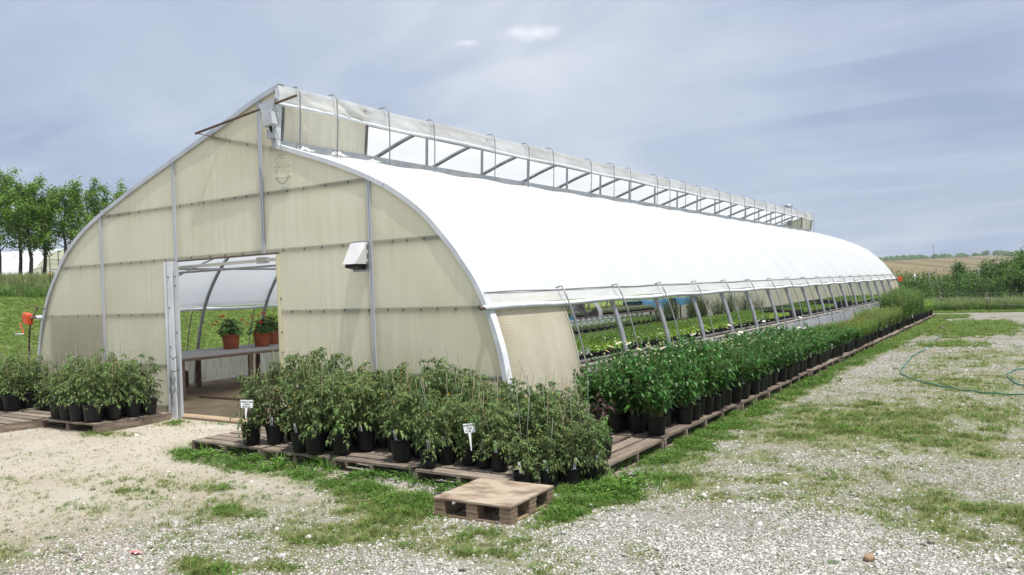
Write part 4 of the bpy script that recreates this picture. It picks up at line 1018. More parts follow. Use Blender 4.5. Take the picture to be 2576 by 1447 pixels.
# left of the doorway
lf = [(-.93, -1.08), (-.66, -1.10), (-.36, -1.12), (-.06, -1.10), (.02, -.86), (.06, -.63), (.08, -.40)]
for i, (x, y) in enumerate(lf):
    used.append((x, y, .12)); place_tomato(x, y, PH + .002, 'big' if i < 4 else 'mid', '%s tomato pot from the left along the pallet edge left of the doorway' % ORD[i], 'tomato plants left of the doorway', q, 1.02, .7, 2)
for x in (-1.0, -.76, -.52, -.28, -.2):
    for y in (-.84, -.60, -.36):
        x1, y1 = x + q.uniform(-.03, .03), y + q.uniform(-.03, .03)
        if free(x1, y1, .104):
            used.append((x1, y1, .104)); place_tomato(x1, y1, PH + .002, 'mid', 'tomato plant at the back of the pallet left of the doorway', 'back tomato plants left of the doorway', q, q.uniform(.9, 1.08), .2, 2)
i = 0
for (x, y) in [(-2.46, -.98), (-2.72, -1.02), (-2.98, -1.05), (-3.24, -1.02), (-2.52, -.72), (-2.78, -.76), (-3.05, -.74), (-2.56, -.46), (-2.85, -.48), (-3.15, -.46), (-2.2, -.62), (-2.0, -.45), (-1.7, -.5), (-1.45, -.4)]:
    z = PH + .002 if x < -2.36 else float(height(x, y))
    place_tomato(x, y, z, 'big' if x < -2.3 else 'mid', 'tomato plant in the cluster at the left edge, by the orange winch', 'tomato plants by the orange winch', q, .95, .4, 2); i += 1

# ---- perennials beside the greenhouse
def bushy(k, h, spread, nstem, nleaf, ll, lw, m, el0=.25, el1=.9, droop=.3, flowers=None, nfl=0, tipup=False, extra=None):
    q = random.Random(700 + k); st = MB(); fo = MB(); fl = MB()
    for s in range(nstem):
        a = q.uniform(0, 6.283); r0 = q.random() ** .5; base = Vector((math.cos(a), math.sin(a), 0)) * r0 * .06
        top = Vector((math.cos(a), math.sin(a), 0)) * r0 * spread + Vector((0, 0, h * q.uniform(.68, 1.04) * (1 - .16 * r0)))
        mid = base.lerp(top, .5) + Vector((0, 0, .03)); st.tube([base, mid, top], [.004, .0035, .002], 4, False)
        for i in range(nleaf):
            t_ = .10 + .9 * (i + q.random()) / nleaf; p = base.lerp(mid, t_ * 2) if t_ < .5 else mid.lerp(top, t_ * 2 - 1)
            d = dirv(q, q.uniform(el0, el1) if not (tipup and t_ > .85) else q.uniform(.8, 1.3)); sz = (1.0 - .45 * t_) * q.uniform(.75, 1.2)
            fo.leaf(p, d, (q.uniform(-.25, .25), q.uniform(-.25, .25), 1), ll * sz, lw * sz, droop * q.uniform(.4, 1.5), .15)
        if flowers == 'daisy' and q.random() < nfl:
            up = Vector((q.uniform(-.3, .3), q.uniform(-.3, .3), 1)).normalized(); c = top + up * q.uniform(.06, .13); st.tube([top, c], .0018, 4, False)
            if q.random() < .16:
                nrm = (up + dirv(q, 0) * .5).normalized(); e1 = nrm.orthogonal().normalized(); e2 = nrm.cross(e1)
                for j in range(14):
                    an = j * 6.283 / 14; dd = (e1 * math.cos(an) + e2 * math.sin(an)); fl.leaf2(c + dd * .006, dd + nrm * .1, nrm, .033, .011, .1, 0.0, 0)
                fl.obox(c + nrm * .003, e1 * .008, e2 * .008, nrm * .004, 2)
            else:
                fl.lathe([(0.0, -.009), (.008, -.006), (.0105, .001), (.007, .008), (0, .010)], 6, c, 1)
        elif flowers == 'cup' and q.random() < nfl:
            c = top + Vector((0, 0, .03))
            for j in range(5): fl.leaf2(c, dirv(q, .5), (0, 0, 1), .018, .012, .0, .1, 0)
    me1 = st.mesh('stems', MT['stem'], True); me2 = fo.mesh('foliage', MT[m] if isinstance(m, str) else [MT[i] for i in m])
    parts = [('stems', me1), ('foliage', me2)]
    if len(fl.v): parts.append(('flowers', fl.mesh('flowers', extra)))
    return parts
DM = [MT['petal_white'], MT['bud'], MT['yellow']]
KIND = {
 'daisy': [bushy(i, .52, .24, 30, 16, .135, .042, 'daisy', -.15, .85, .35, 'daisy', .12, True, DM) for i in range(4)],
 'strap': [bushy(10, .62, .13, 14, 16, .13, .026, 'broad', .5, 1.1, .5)],
 'cone': [bushy(20 + i, .36, .15, 18, 15, .12, .036, 'broad', .2, 1.0, .35) for i in range(3)],
 'fine': [bushy(30 + i, .36, .16, 38, 18, .06, .016, 'fine', .3, 1.2, .1, 'cup', .1, False, [MT['orange_fl']]) for i in range(3)],
 'spurge': [bushy(40 + i, .52, .17, 30, 24, .06, .021, 'spurge', .0, .9, .1, 'cup', .25, False, [MT['seed_lime']]) for i in range(3)],
 'tallbush': [bushy(50 + i, .98, .24, 24, 30, .10, .036, 'bush', .0, 1.0, .2) for i in range(3)],
 'lowbush': [bushy(60 + i, .55, .18, 26, 20, .08, .036, 'seed_mid', .0, 1.0, .2) for i in range(2)]}
def side_kind(y, row):
    if y < 7.9: return 'daisy', 'daisy_plant', 'shasta daisy bush', 'daisy'
    if y < 11.2: return 'cone', 'broad_leaved_perennial', 'low broad leaved perennial', 'perennial'
    if y < 14.2: return 'fine', 'fine_leaved_perennial', 'orange dotted fine leaved perennial', 'perennial'
    if y < 18.2: return 'spurge', 'lime_perennial', 'lime green narrow leaved perennial', 'perennial'
    if y < 22.6: return 'tallbush', 'tall_shrub', 'tall airy young shrub', 'shrub'
    return 'lowbush', 'low_shrub', 'low bushy young shrub', 'shrub'
count = {}
yy = .74
first = True
while yy < 25.4:
    for row, xr in enumerate((6.99, 6.75, 6.5, 6.27)):
        if row == 3 and yy > 12: continue
        x = xr + q.uniform(-.045, .04); y = yy + q.uniform(-.035, .035) + (.1 if row % 2 else 0)
        if row == 0 and .9 < y < 1.3: x -= .13
        if row == 0 and 1.55 < y < 1.85:
            potted('strap_leaved_perennial', 'tall strap leaved plant %s among the daisies' % ('in the outer row' if first else 'next behind'), 'perennial', x + .05, y, PH + .002, 'side', KIND['strap'][0], q, None, 1.0); first = False; continue
        kd, nm, ph, cat = side_kind(y + q.uniform(-.2, .2), row)
        c = count.get((kd, row), 0); count[(kd, row)] = c + 1
        lab = '%s %s from the near corner, outer row' % (ORD[min(c, 29)], ph) if row == 0 else '%s in the inner rows beside the greenhouse' % ph
        parts = KIND[kd][q.randrange(len(KIND[kd]))]
        if kd == 'daisy' and row == 0: parts = [p_ for p_ in parts if p_[0] != 'flowers' or q.random() < .75]
        potted(nm, lab, cat, x, y, PH + .002, 'daisypot' if kd == 'daisy' else 'side', parts, q, (ph + ' group along the side') if row else 'outer row, ' + ph, q.uniform(.86, 1.08) * (1.0 if row else .94) * (1.14 if y < 3.2 else 1.0), .3 if row == 0 else .0, 0, R_(-60))
    yy += .243 if yy < 12 else .30
# dark leaved plant on the corner pallet
bq = random.Random(77); parts = []
st = MB(); fo = MB()
for s in range(4):
    a = s * 1.6; top = Vector((math.cos(a) * .05, math.sin(a) * .05, .42 * bq.uniform(.7, 1))); st.tube([(0, 0, 0), top], .004, 5, False)
    for i in range(17):
        t_ = .1 + .9 * i / 17; p = top * t_; d = dirv(bq, bq.uniform(-.1, .5)); fo.leaf(p, d, (0, 0, 1), .12 * bq.uniform(.6, 1.1), .032, .45, .1, 0 if t_ > .45 else 1)
parts = [('stems', st.mesh('stems', MT['burgundy'], True)), ('foliage', fo.mesh('foliage', [MT['burgundy'], MT['broad']]))]
o = potted('burgundy_perennial', 'dark burgundy leaved plant in a black pot at the near corner', 'perennial', 6.98, -.40, PH + .002, 'small', parts, bq, None, 1.0)
mb = MB(); mb.box(-.013, .013, -.001, .001, 0, .10); c_ = mb.obj('plant_tag', MT['tag'], o, loc=(.06, -.03, .15)); c_.rotation_euler = (.2, .2, .4)

# ---- price signs
def sign(label, x, y, ztop_, w, h, rot, lines, hgt, tilt=0.0):
    s = thing('price_sign', label, 'sign', (x, y, ztop_ - h), rot)
    mb = MB(); mb.add([(-w / 2, 0, h), (w / 2, 0, h), (w * .46, 0, 0), (-w * .40, 0, 0), (-w / 2, .003, h), (w / 2, .003, h), (w * .46, .003, 0), (-w * .40, .003, 0)], [(0, 3, 2, 1), (4, 5, 6, 7), (0, 1, 5, 4), (1, 2, 6, 5), (2, 3, 7, 6), (3, 0, 4, 7)])
    mb.obj('card', MT['tag'], s)
    mb = MB(); mb.add([(-.012, .001, 0.001), (.012, .001, 0.001), (.004, .001, -hgt), (-.002, .001, -hgt), (-.012, .004, 0.001), (.012, .004, 0.001), (.004, .004, -hgt), (-.002, .004, -hgt)], [(0, 3, 2, 1), (4, 5, 6, 7), (0, 1, 5, 4), (1, 2, 6, 5), (2, 3, 7, 6), (3, 0, 4, 7)])
    mb.obj('spike', MT['tag'], s)
    for (txt, sz, dx, dz, sh) in lines:
        c = bpy.data.curves.new('lettering', 'FONT'); c.body = txt; c.size = sz; c.align_x = 'CENTER'; c.shear = sh; c.offset = .0006; c.materials.append(MT['ink']); c.space_character = 1.05
        link('lettering', c, s, (dx, -.0022, dz), (R_(90), 0, 0))
    s.rotation_euler = (R_(-8), tilt, rot)
sign('white price card on a spike in the left tomato pots', 3.47, -1.47, .605, .130, .080, R_(38), [('TOMATOES', .0225, .0, .053, 0), ('2 Gallon', .019, .0, .031, .3), ('$8.00 each', .019, .0, .007, .3)], .11, R_(4))
sign('torn white price card on a long spike behind the plywood pallet', 6.22, -1.37, .52, .105, .078, R_(32), [('TOMATOES', .018, -.002, .055, 0), ('1 Gallon', .016, -.002, .033, .3), ('$6.00', .020, -.010, .009, .2)], .15, R_(-4))
# ================================================================== inside the greenhouse
def bench(label, x0, x1, y0, y1, z, nboard, leg=.9, boards_along='Y', mtop='bench_wood', step=2.4):
    b_ = thing('bench', label, 'bench', ((x0 + x1) / 2, (y0 + y1) / 2, 0.006))
    cx, cy = (x0 + x1) / 2, (y0 + y1) / 2
    w = (x1 - x0) / nboard
    for i in range(nboard):
        mb = MB(); mb.box(x0 + i * w - cx + .004, x0 + (i + 1) * w - cx - .004, y0 - cy, y1 - cy, z - .028, z - .004); mb.obj('board', MT[mtop], b_)
    for x in (x0 + .03, x1 - .03): mb = MB(); mb.box(x - .02 - cx, x + .02 - cx, y0 - cy + .01, y1 - cy - .01, z - .065, z - .0285); mb.obj('apron', MT['bench_leg'], b_)
    n = max(1, int(round((y1 - y0) / step)))
    for i in range(n + 1):
        y = y0 + .12 + (y1 - y0 - .24) * i / n
        for x in (x0 + .075, x1 - .075): mb = MB(); mb.box(x - .025 - cx, x + .025 - cx, y - .04 - cy, y + .04 - cy, -.006, z - .0285); mb.obj('leg', MT['bench_leg'], b_)
    return b_
bench('long bench of seed trays along the right side opening', 3.86, 5.42, 1.6, 26.8, .70, 8)
bench('bench of tagged seed trays in the middle of the greenhouse', 1.05, 2.62, 6.2, 12.6, .68, 8)
bench('grey plank bench holding geraniums along the left wall', -3.05, -1.40, 1.05, 9.5, .70, 8, step=1.5)
bench('bench with bright flowers along the far left wall', -3.0, -1.5, 9.8, 21.0, .66, 8)
# trays
TX, TY = .76, .275
def tray_mesh():
    mb = MB(); a, b2, h = TX / 2, TY / 2, .062
    o = [(-a, -b2), (a, -b2), (a, b2), (-a, b2)]; i_ = [(-a + .012, -b2 + .012), (a - .012, -b2 + .012), (a - .012, b2 - .012), (-a + .012, b2 - .012)]; lo = [(-a + .02, -b2 + .02), (a - .02, -b2 + .02), (a - .02, b2 - .02), (-a + .02, b2 - .02)]
    vs = [(x, y, 0.002) for x, y in lo] + [(x, y, h) for x, y in o] + [(x, y, h) for x, y in i_] + [(x, y, h - .012) for x, y in i_]
    fs = [(0, 3, 2, 1)]
    for s in range(3): fs += [(s * 4 + i, s * 4 + (i + 1) % 4, s * 4 + 4 + (i + 1) % 4, s * 4 + 4 + i) for i in range(4)]
    fs.append((12, 13, 14, 15)); mb.add(vs, fs)
    for i in range(1, 6):
        x = -a + TX * i / 6; mb.box(x - .004, x + .004, -b2 - .003, -b2 + .02, .004, h - .002); mb.box(x - .004, x + .004, b2 - .02, b2 + .003, .004, h - .002)
    for j in range(1, 3):
        y = -b2 + TY * j / 3; mb.box(a - .02, a + .004, y - .006, y + .006, .004, h - .001)
    return mb.mesh('tray', MT['tray'])
TRAY = tray_mesh()
def seedlings(k, h, nleaf, ll, lw, m, nx_=9, ny_=4, fl=None):
    q = random.Random(1300 + k); mb = MB(); f = MB()
    for i in range(nx_):
        for j in range(ny_):
            c = Vector((-TX / 2 + TX * (i + .5) / nx_ + q.uniform(-.012, .012), -TY / 2 + TY * (j + .5) / ny_ + q.uniform(-.012, .012), .05)); hh = h * q.uniform(.7, 1.2)
            for l in range(nleaf):
                t_ = q.random(); mb.leaf2(c + Vector((q.uniform(-.015, .015), q.uniform(-.015, .015), hh * (.25 + .75 * t_))), dirv(q, q.uniform(-.2, .8)), (q.uniform(-.4, .4), q.uniform(-.4, .4), 1), ll * q.uniform(.7, 1.25), lw * q.uniform(.8, 1.2), .3, .15)
            if fl and q.random() < .5:
                for l in range(4): f.leaf2(c + Vector((0, 0, hh * 1.15)), dirv(q, .4), (0, 0, 1), .02, .016)
    ms = [mb.mesh('seedlings', MT[m])]
    ms.append(f.mesh('flowers', MT[fl]) if fl else None)
    return ms
def tags_mesh(k, n, xs, dens=1.0, big=False):
    q = random.Random(1500 + k); mb = MB()
    for i in range(n):
        x = xs if isinstance(xs, float) else q.uniform(-TX / 2 + .03, TX / 2 - .03); y = -TY / 2 + TY * (i + .5) / n if isinstance(xs, float) else q.uniform(-TY / 2 + .02, TY / 2 - .02)
        h = q.uniform(.10, .125) * (1.25 if big else 1); w = .010 if not big else .013; a = q.uniform(-.5, .5) + R_(50)
        dx, dy = math.cos(a) * w, math.sin(a) * w
        x += q.uniform(-.006, .006)
        mb.add([(x - dx, y - dy, .04), (x + dx, y + dy, .04), (x + dx, y + dy, .04 + h * .75), (x, y, .04 + h), (x - dx, y - dy, .04 + h * .75)], [(0, 1, 2, 3, 4)])
        mb.add([(x - dx * .55 + .0012, y - dy * .55 - .0012, .06), (x + dx * .55 + .0012, y + dy * .55 - .0012, .06), (x + dx * .55 + .0012, y + dy * .55 - .0012, .04 + h * .7), (x - dx * .55 + .0012, y - dy * .55 - .0012, .04 + h * .7)], [(0, 1, 2, 3)], 1 if big else 0)
    return mb.mesh('plant_tags', [MT['tag'], MT['soil']])
SD = {'mid': [seedlings(0, .11, 9, .05, .024, 'seed_mid'), seedlings(1, .10, 9, .045, .022, 'seed_mid')], 'lime': [seedlings(2, .085, 8, .055, .034, 'seed_lime'), seedlings(3, .08, 8, .055, .034, 'seed_lime')],
      'dark': [seedlings(4, .10, 8, .05, .03, 'seed_dark')], 'grey': [seedlings(5, .10, 9, .045, .018, 'seed_grey')], 'red': [seedlings(6, .11, 8, .045, .022, 'seed_mid', fl='redfl')], 'orange': [seedlings(7, .13, 9, .05, .02, 'seed_mid', fl='orange_fl')]}
TG = {'few': tags_mesh(0, 4, None), 'row': tags_mesh(1, 6, TX / 2 - .05), 'many': tags_mesh(2, 26, None, big=True), 'some': tags_mesh(3, 10, None)}
KW = {'mid': 'green', 'lime': 'lime green', 'dark': 'purple', 'grey': 'grey green', 'red': 'red flowering', 'orange': 'orange flowering'}
def tray(kind, tg, x, y, z, label, group, q):
    o = thing('seed_tray', label, 'seed tray', (x, y, z), q.uniform(-.02, .02), group)
    link('tray', TRAY, o)
    s = SD[kind][q.randrange(len(SD[kind]))]
    c = link('seedlings', s[0], o); c['kind'] = 'stuff'
    if s[1]: link('flowers', s[1], o)
    if tg: link('plant_tags', TG[tg], o)
    return o
q = random.Random(21)
y = 1.78; k = 0
while y < 26.6:
    n1 = fbm([y * .55], [3.3], 1, 2, 6)[0]
    outer = 'lime' if (2.5 < y < 3.5 or 4.6 < y < 8.5 or 10.5 < y < 12.2) else ('dark' if 12.2 < y < 13.6 or 17.5 < y < 20 else 'mid')
    inner = 'mid' if y < 6 else ('lime' if 8 < y < 12 else ('grey' if 14 < y < 17 else ('dark' if 19 < y < 22 else 'mid')))
    tray(outer, 'row' if y < 2.6 else ('few' if q.random() < .6 else None), 5.42 - TX / 2 - .005, y, .70, ('%s seed tray from the near end at the outer bench edge, %s seedlings' % (ORD[k], KW[outer])) if k < 30 else 'black tray of %s seedlings far along the bench edge' % KW[outer], 'seed trays at the bench edge', q)
    tray(inner, 'some' if (3.2 < y < 4.6 or 15 < y < 18) else 'few', 5.42 - TX * 1.5 - .02, y + .01, .70, ('%s seed tray from the near end on the inner bench half, %s seedlings' % (ORD[k], KW[inner])) if k < 30 else 'black tray of %s seedlings far along the inner bench half' % KW[inner], 'seed trays on the inner half', q)
    y += TY + .006; k += 1
y = 6.36
while y < 12.5:
    kd = 'mid' if y < 11 else 'grey'
    tray(kd, 'many' if y < 10.0 else 'some', 2.62 - TX / 2 - .005, y, .68, 'tray of %s seedlings crowded with white tags, middle bench' % KW[kd], 'trays at the edge of the middle bench', q)
    tray('grey', 'many' if y > 8 else 'some', 2.62 - TX * 1.5 - .02, y, .68, 'tray of seedlings at the back of the middle bench', 'trays at the back of the middle bench', q)
    y += TY + .006
y = 10.0
while y < 20.8:
    kd = 'red' if y < 12 or y > 17 else 'orange'
    tray(kd, 'many', -1.9, y, .66, 'tray of %s plants on the far left bench' % KW[kd], 'flowering trays on the far left bench', q)
    tray('orange' if kd == 'red' else 'red', 'some', -2.65, y, .66, 'tray of flowering plants behind, on the far left bench', 'rear flowering trays on the far left bench', q)
    y += .33
# soft evergreen shrubs in black pots on the floor
EV = bushy(90, 1.0, .30, 42, 24, .12, .018, 'pine', .2, 1.2, .1); EV2 = bushy(91, .85, .28, 38, 24, .12, .018, 'pine', .2, 1.2, .1)
POTS['huge'] = (pot_mesh(.19, .36), soil_mesh(.19, .36), .19, .36)
for i, (x, y) in enumerate([(1.9, 13.4), (2.5, 14.0), (1.6, 14.6), (2.3, 15.1), (2.7, 15.9), (1.7, 15.9), (2.2, 16.7), (2.8, 17.4), (1.5, 17.2), (2.1, 18.2), (2.7, 19.0), (.9, 16.2)]):
    potted('feathery_evergreen', 'feathery evergreen shrub in a black tub inside, %s from the near end' % ORD[i], 'shrub', x, y, .006, 'huge', EV if i % 2 else EV2, q, 'feathery evergreens in tubs', 1.0)
# crates, fan, bucket, blue tubs
mb = MB()
CR_ = thing('stacked_flats', 'stack of black plastic flats between the benches', 'flats', (2.1, 12.95, .006))
for i in range(9):
    mb = MB(); mb.box(-.55, .55, -.24, .24, i * .078, i * .078 + .05); mb.box(-.57, .57, -.26, .26, i * .078 + .05, i * .078 + .062); mb.obj('flat', MT['tray'], CR_)
F = thing('drum_fan', 'round silver drum fan behind the seed trays', 'fan', (.80, 11.0, .50), R_(6))
mb = MB(); R0 = .36
mb.lathe([(R0, -.12), (R0 + .015, -.12), (R0 + .015, .12), (R0, .12), (R0, -.12)], 32); o = mb.obj('drum', MT['fan'], F, True, (0, 0, .40)); o.rotation_euler = (R_(90), 0, 0)
mb = MB()
for r in (.06, .13, .20, .27, .34): mb.tube([(r * math.cos(a), r * math.sin(a), .115) for a in [i * math.pi / 14 for i in range(29)]], .003, 4, False)
for i in range(12): a = i * math.pi / 6; mb.tube([(.03 * math.cos(a), .03 * math.sin(a), .117), (R0 * math.cos(a), R0 * math.sin(a), .117)], .003, 4, False)
o = mb.obj('grille', MT['galv_dark'], F, True, (0, 0, .40)); o.rotation_euler = (R_(90), 0, 0)
mb = MB()
for i in range(3):
    a = i * 2.094 + .3; c_, s_ = math.cos(a), math.sin(a)
    P = [[(r * math.cos(a + w_), r * math.sin(a + w_), .03 * (w_ * 3)) for w_ in (-.35, 0, .35)] for r in (.05, .18, .31)]; mb.grid(P)
mb.lathe([(0, -.05), (.06, -.05), (.06, .05), (0, .05)], 12); o = mb.obj('blades', MT['galv_dark'], F, False, (0, 0, .40)); o.rotation_euler = (R_(90), 0, 0)
for s in (-1, 1): mb = MB(); mb.tube([(s * .1, -.2, -.574), (s * .36, 0, .4), (s * .1, .2, -.574)], .014, 6); mb.obj('stand', MT['galv_dark'], F, True)
B = thing('blue_bucket', 'small blue square tub by the drum fan', 'tub', (.85, 10.0, .68)); mb = MB(); mb.lathe([(0, 0), (.10, 0), (.125, .2), (.135, .2), (.135, .22), (.115, .22), (.095, .02)], 4); mb.obj('tub', MT['blue'], B)
mb = MB(); mb.tube([(-.11, 0, .2), (-.08, 0, .29), (.08, 0, .29), (.11, 0, .2)], .004, 5); mb.obj('handle', MT['galv_dark'], B, True)
BT = [('nearer blue tarpaulin covered table by the left wall', -2.85, 22.9, 1.25), ('farther blue tarpaulin covered table by the left wall', -2.85, 26.3, 1.2)]
for lab, x, y, l in BT:
    T = thing('covered_table', lab, 'table', (x, y, .08))
    mb = MB(); mb.grid([[(xx, yy_, zz_ + .02 * math.sin(yy_ * 5 + xx * 3)) for xx, zz_ in ((-.42, .58), (-.40, .82), (-.36, .86), (.36, .86), (.40, .82), (.42, .58))] for yy_ in [-l + 2 * l * j / 16 for j in range(17)]]); mb.obj('tarpaulin', MT['blue'], T, True)
    for sx in (-1, 1):
        for sy in (-1, 1): mb = MB(); mb.box(sx * .33 - .025, sx * .33 + .025, sy * (l - .1) - .025, sy * (l - .1) + .025, -.09, .82); mb.obj('leg', MT['bench_leg'], T)
# wheel of a cart standing out on the lawn
WC = thing('garden_cart', 'small cart with black rubber wheels on the lawn beyond', 'cart', (-7.4, 24.9, float(height(-7.4, 24.9))), R_(15)); WC.scale = (1.5, 1.5, 1.5)
for sx in (-.3, .3):
    mb = MB(); prof = [(.10, -.05), (.17, -.06), (.2, -.03), (.205, 0), (.2, .03), (.17, .06), (.10, .05)]; mb.lathe(prof + [prof[0]], 20); o = mb.obj('tyre', MT['black'], WC, True, (sx, 0, .2)); o.rotation_euler = (0, R_(90), 0)
    mb = MB(); mb.lathe([(0, -.03), (.10, -.03), (.10, .03), (0, .03)], 16); o2 = mb.obj('rim', MT['fan'], WC, True, (sx, 0, .2)); o2.rotation_euler = (0, R_(90), 0)
mb = MB(); mb.box(-.26, .26, -.35, .75, .22, .26); mb.box(-.26, .26, -.35, -.32, .26, .48); mb.box(-.26, .26, .72, .75, .26, .48); mb.obj('bed', MT['galv_dark'], WC)
# geraniums on the left bench
def geranium(k):
    q = random.Random(1700 + k); fo = MB(); st = MB(); fl = MB()
    for i in range(95):
        d = dirv(q, q.uniform(-.1, 1.5)); r = .17 * q.uniform(.55, 1.05); p = Vector((d.x * r, d.y * r, .02 + d.z * r * 1.1)); st.tube([(0, 0, 0), p], .002, 3, False)
        nrm = (d + Vector((0, 0, .8))).normalized(); e1 = nrm.orthogonal().normalized(); e2 = nrm.cross(e1); rr = q.uniform(.022, .036)
        ring = [p + (e1 * math.cos(j * .8976) + e2 * math.sin(j * .8976)) * rr * q.uniform(.85, 1.1) + nrm * .006 for j in range(7)]
        fo.add([p] + ring, [(0, 1 + j, 1 + (j + 1) % 7) for j in range(7)])
    for i in range(5):
        d = dirv(q, q.uniform(.3, 1.2)); c = Vector((d.x * .2, d.y * .2, .08 + d.z * .2)); st.tube([(0, 0, .02), c], .002, 3, False)
        for j in range(22): dd = dirv(q, q.uniform(-.3, 1.5)); fl.leaf2(c + dd * .012, dd, (q.uniform(-1, 1), q.uniform(-1, 1), 1), .018, .017, .1, .1)
    return [('stems', st.mesh('stems', MT['stem'])), ('foliage', fo.mesh('foliage', MT['geranium'])), ('flower_heads', fl.mesh('flower_heads', MT['redfl']))]
GER = [geranium(0), geranium(1)]
POTS['terracotta'] = (pot_mesh(.165, .27, 'terracotta'), soil_mesh(.165, .27), .165, .27)
for i, (lab, x, y, z, s) in enumerate([('red geranium in a terracotta pot, left one on the bench in the doorway', -2.42, 2.86, .70, 1.5), ('red geranium in a terracotta pot, front right on the bench in the doorway', -2.25, 3.44, .70, 1.5), ('red geranium in a terracotta pot half behind another by the door edge', -2.62, 3.98, .70, 1.5),
                                       ('red geranium partly hidden behind the door jamb', -2.75, 1.62, .47, 1.15), ('low red geranium behind the bench end, near the hoop', -3.32, 2.3, .32, 1.0)]):
    if i >= 3:
        S_ = thing('upturned_crate', 'low crate under the geranium %s' % ('by the door jamb' if i == 3 else 'near the hoop'), 'crate', (x, y, .006)); 
        for sx in (-1, 1): mb = MB(); mb.box(sx * .15 - .012, sx * .15 + .012, -.15, .15, 0, z - .03); mb.obj('side', MT['bench_leg'], S_)
        for j in range(3): mb = MB(); mb.box(-.16, .16, -.145 + j * .1, -.06 + j * .1, z - .029, z - .008); mb.obj('slat', MT['bench_leg'], S_)
    potted('geranium', lab, 'geranium', x, y, z, 'terracotta', GER[i % 2], q, 'geraniums', s)
mb = MB(); mb.obox((-.7, 1.55, .022), (.8, .0, 0), (0, .05, 0), (0, 0, .014)); tag(mb.obj('loose_plank', MT['bench_leg']), 'brown plank lying on the earth floor inside the door', 'plank')

# ================================================================== yard things
mb = MB()
hp = [(7.96, 18.6), (8.12, 16.44), (8.17, 14.18), (8.21, 12.31), (8.14, 10.86), (8.22, 9.25), (8.28, 8.1), (8.39, 7.51), (8.65, 6.82), (9.0, 6.24), (9.33, 5.88), (9.67, 5.69), (10.06, 5.62), (10.7, 5.6), (11.0, 6.0), (10.5, 6.35), (10.05, 6.63), (9.87, 7.33), (9.82, 7.97), (9.88, 8.49), (10.03, 8.69), (10.8, 8.9), (12, 9.0)]
hc = catmull(hp, 8)
mb.tube([(a, b2, float(height(a, b2)) + .02 + .006 * math.sin(i)) for i, (a, b2) in enumerate(hc)], .0105, 8)
HS = mb.obj('garden_hose', MT['hose'], None, True); tag(HS, 'green garden hose curling over the gravel', 'hose')
mb = MB(); mb.tube([(7.96, 18.6, .03), (7.95, 18.8, .06), (7.93, 19.0, .06)], [.015, .03, .045], 8); mb.obj('nozzle', MT['rust'], HS, True)
def rock(label, x, y, s, m, k):
    bm = bmesh.new(); bmesh.ops.create_icosphere(bm, subdivisions=2, radius=1); q = random.Random(k)
    off = [Vector((q.uniform(-1, 1), q.uniform(-1, 1), q.uniform(-1, 1))).normalized() for _ in range(7)]
    for v in bm.verts:
        d = v.co.normalized(); c = min(1.0, min([.86 / max(d.dot(o), .01) for o in off])); v.co = Vector((d.x * 1.15, d.y * .85, d.z * .75)) * c
    me_ = bpy.data.meshes.new('rock'); bm.to_mesh(me_); bm.free(); me_.materials.append(m)
    o = link('rock', me_, None, (x, y, float(height(x, y)) + s * .45), (0, 0, k), (s, s, s)); tag(o, label, 'rock')
rock('brown rounded rock alone on the gravel at lower right', 9.39, -1.79, .034, MT['rock_brown'], 1)
rock('pale rock on the dirt below the front pallets', 6.05, -3.02, .026, MT['stone_w'], 2)
rock('white stone in the grass right of the plywood pallet', 7.42, -1.50, .022, MT['stone_w'], 3)
rock('grey stone on the dirt at left', 3.15, -2.9, .022, MT['stone_g'], 4)
rock('brown stone among the moss at right', 8.75, 3.7, .035, MT['rock_brown'], 5)
rock('pale stone in the weeds near the middle pallets', 5.2, -2.05, .02, MT['stone_w'], 6)
mb = MB(); qq = random.Random(3)
mb.grid([[(-.04 + .02 * i, -.02 + .013 * j + .004 * qq.random(), .012 * qq.random() + .008) for j in range(4)] for i in range(5)]); o = mb.obj('wrapper', MT['red'], None, False, (5.25, -3.78, float(height(5.25, -3.78)) + .004)); tag(o, 'crumpled red and white wrapper on the gravel', 'litter')

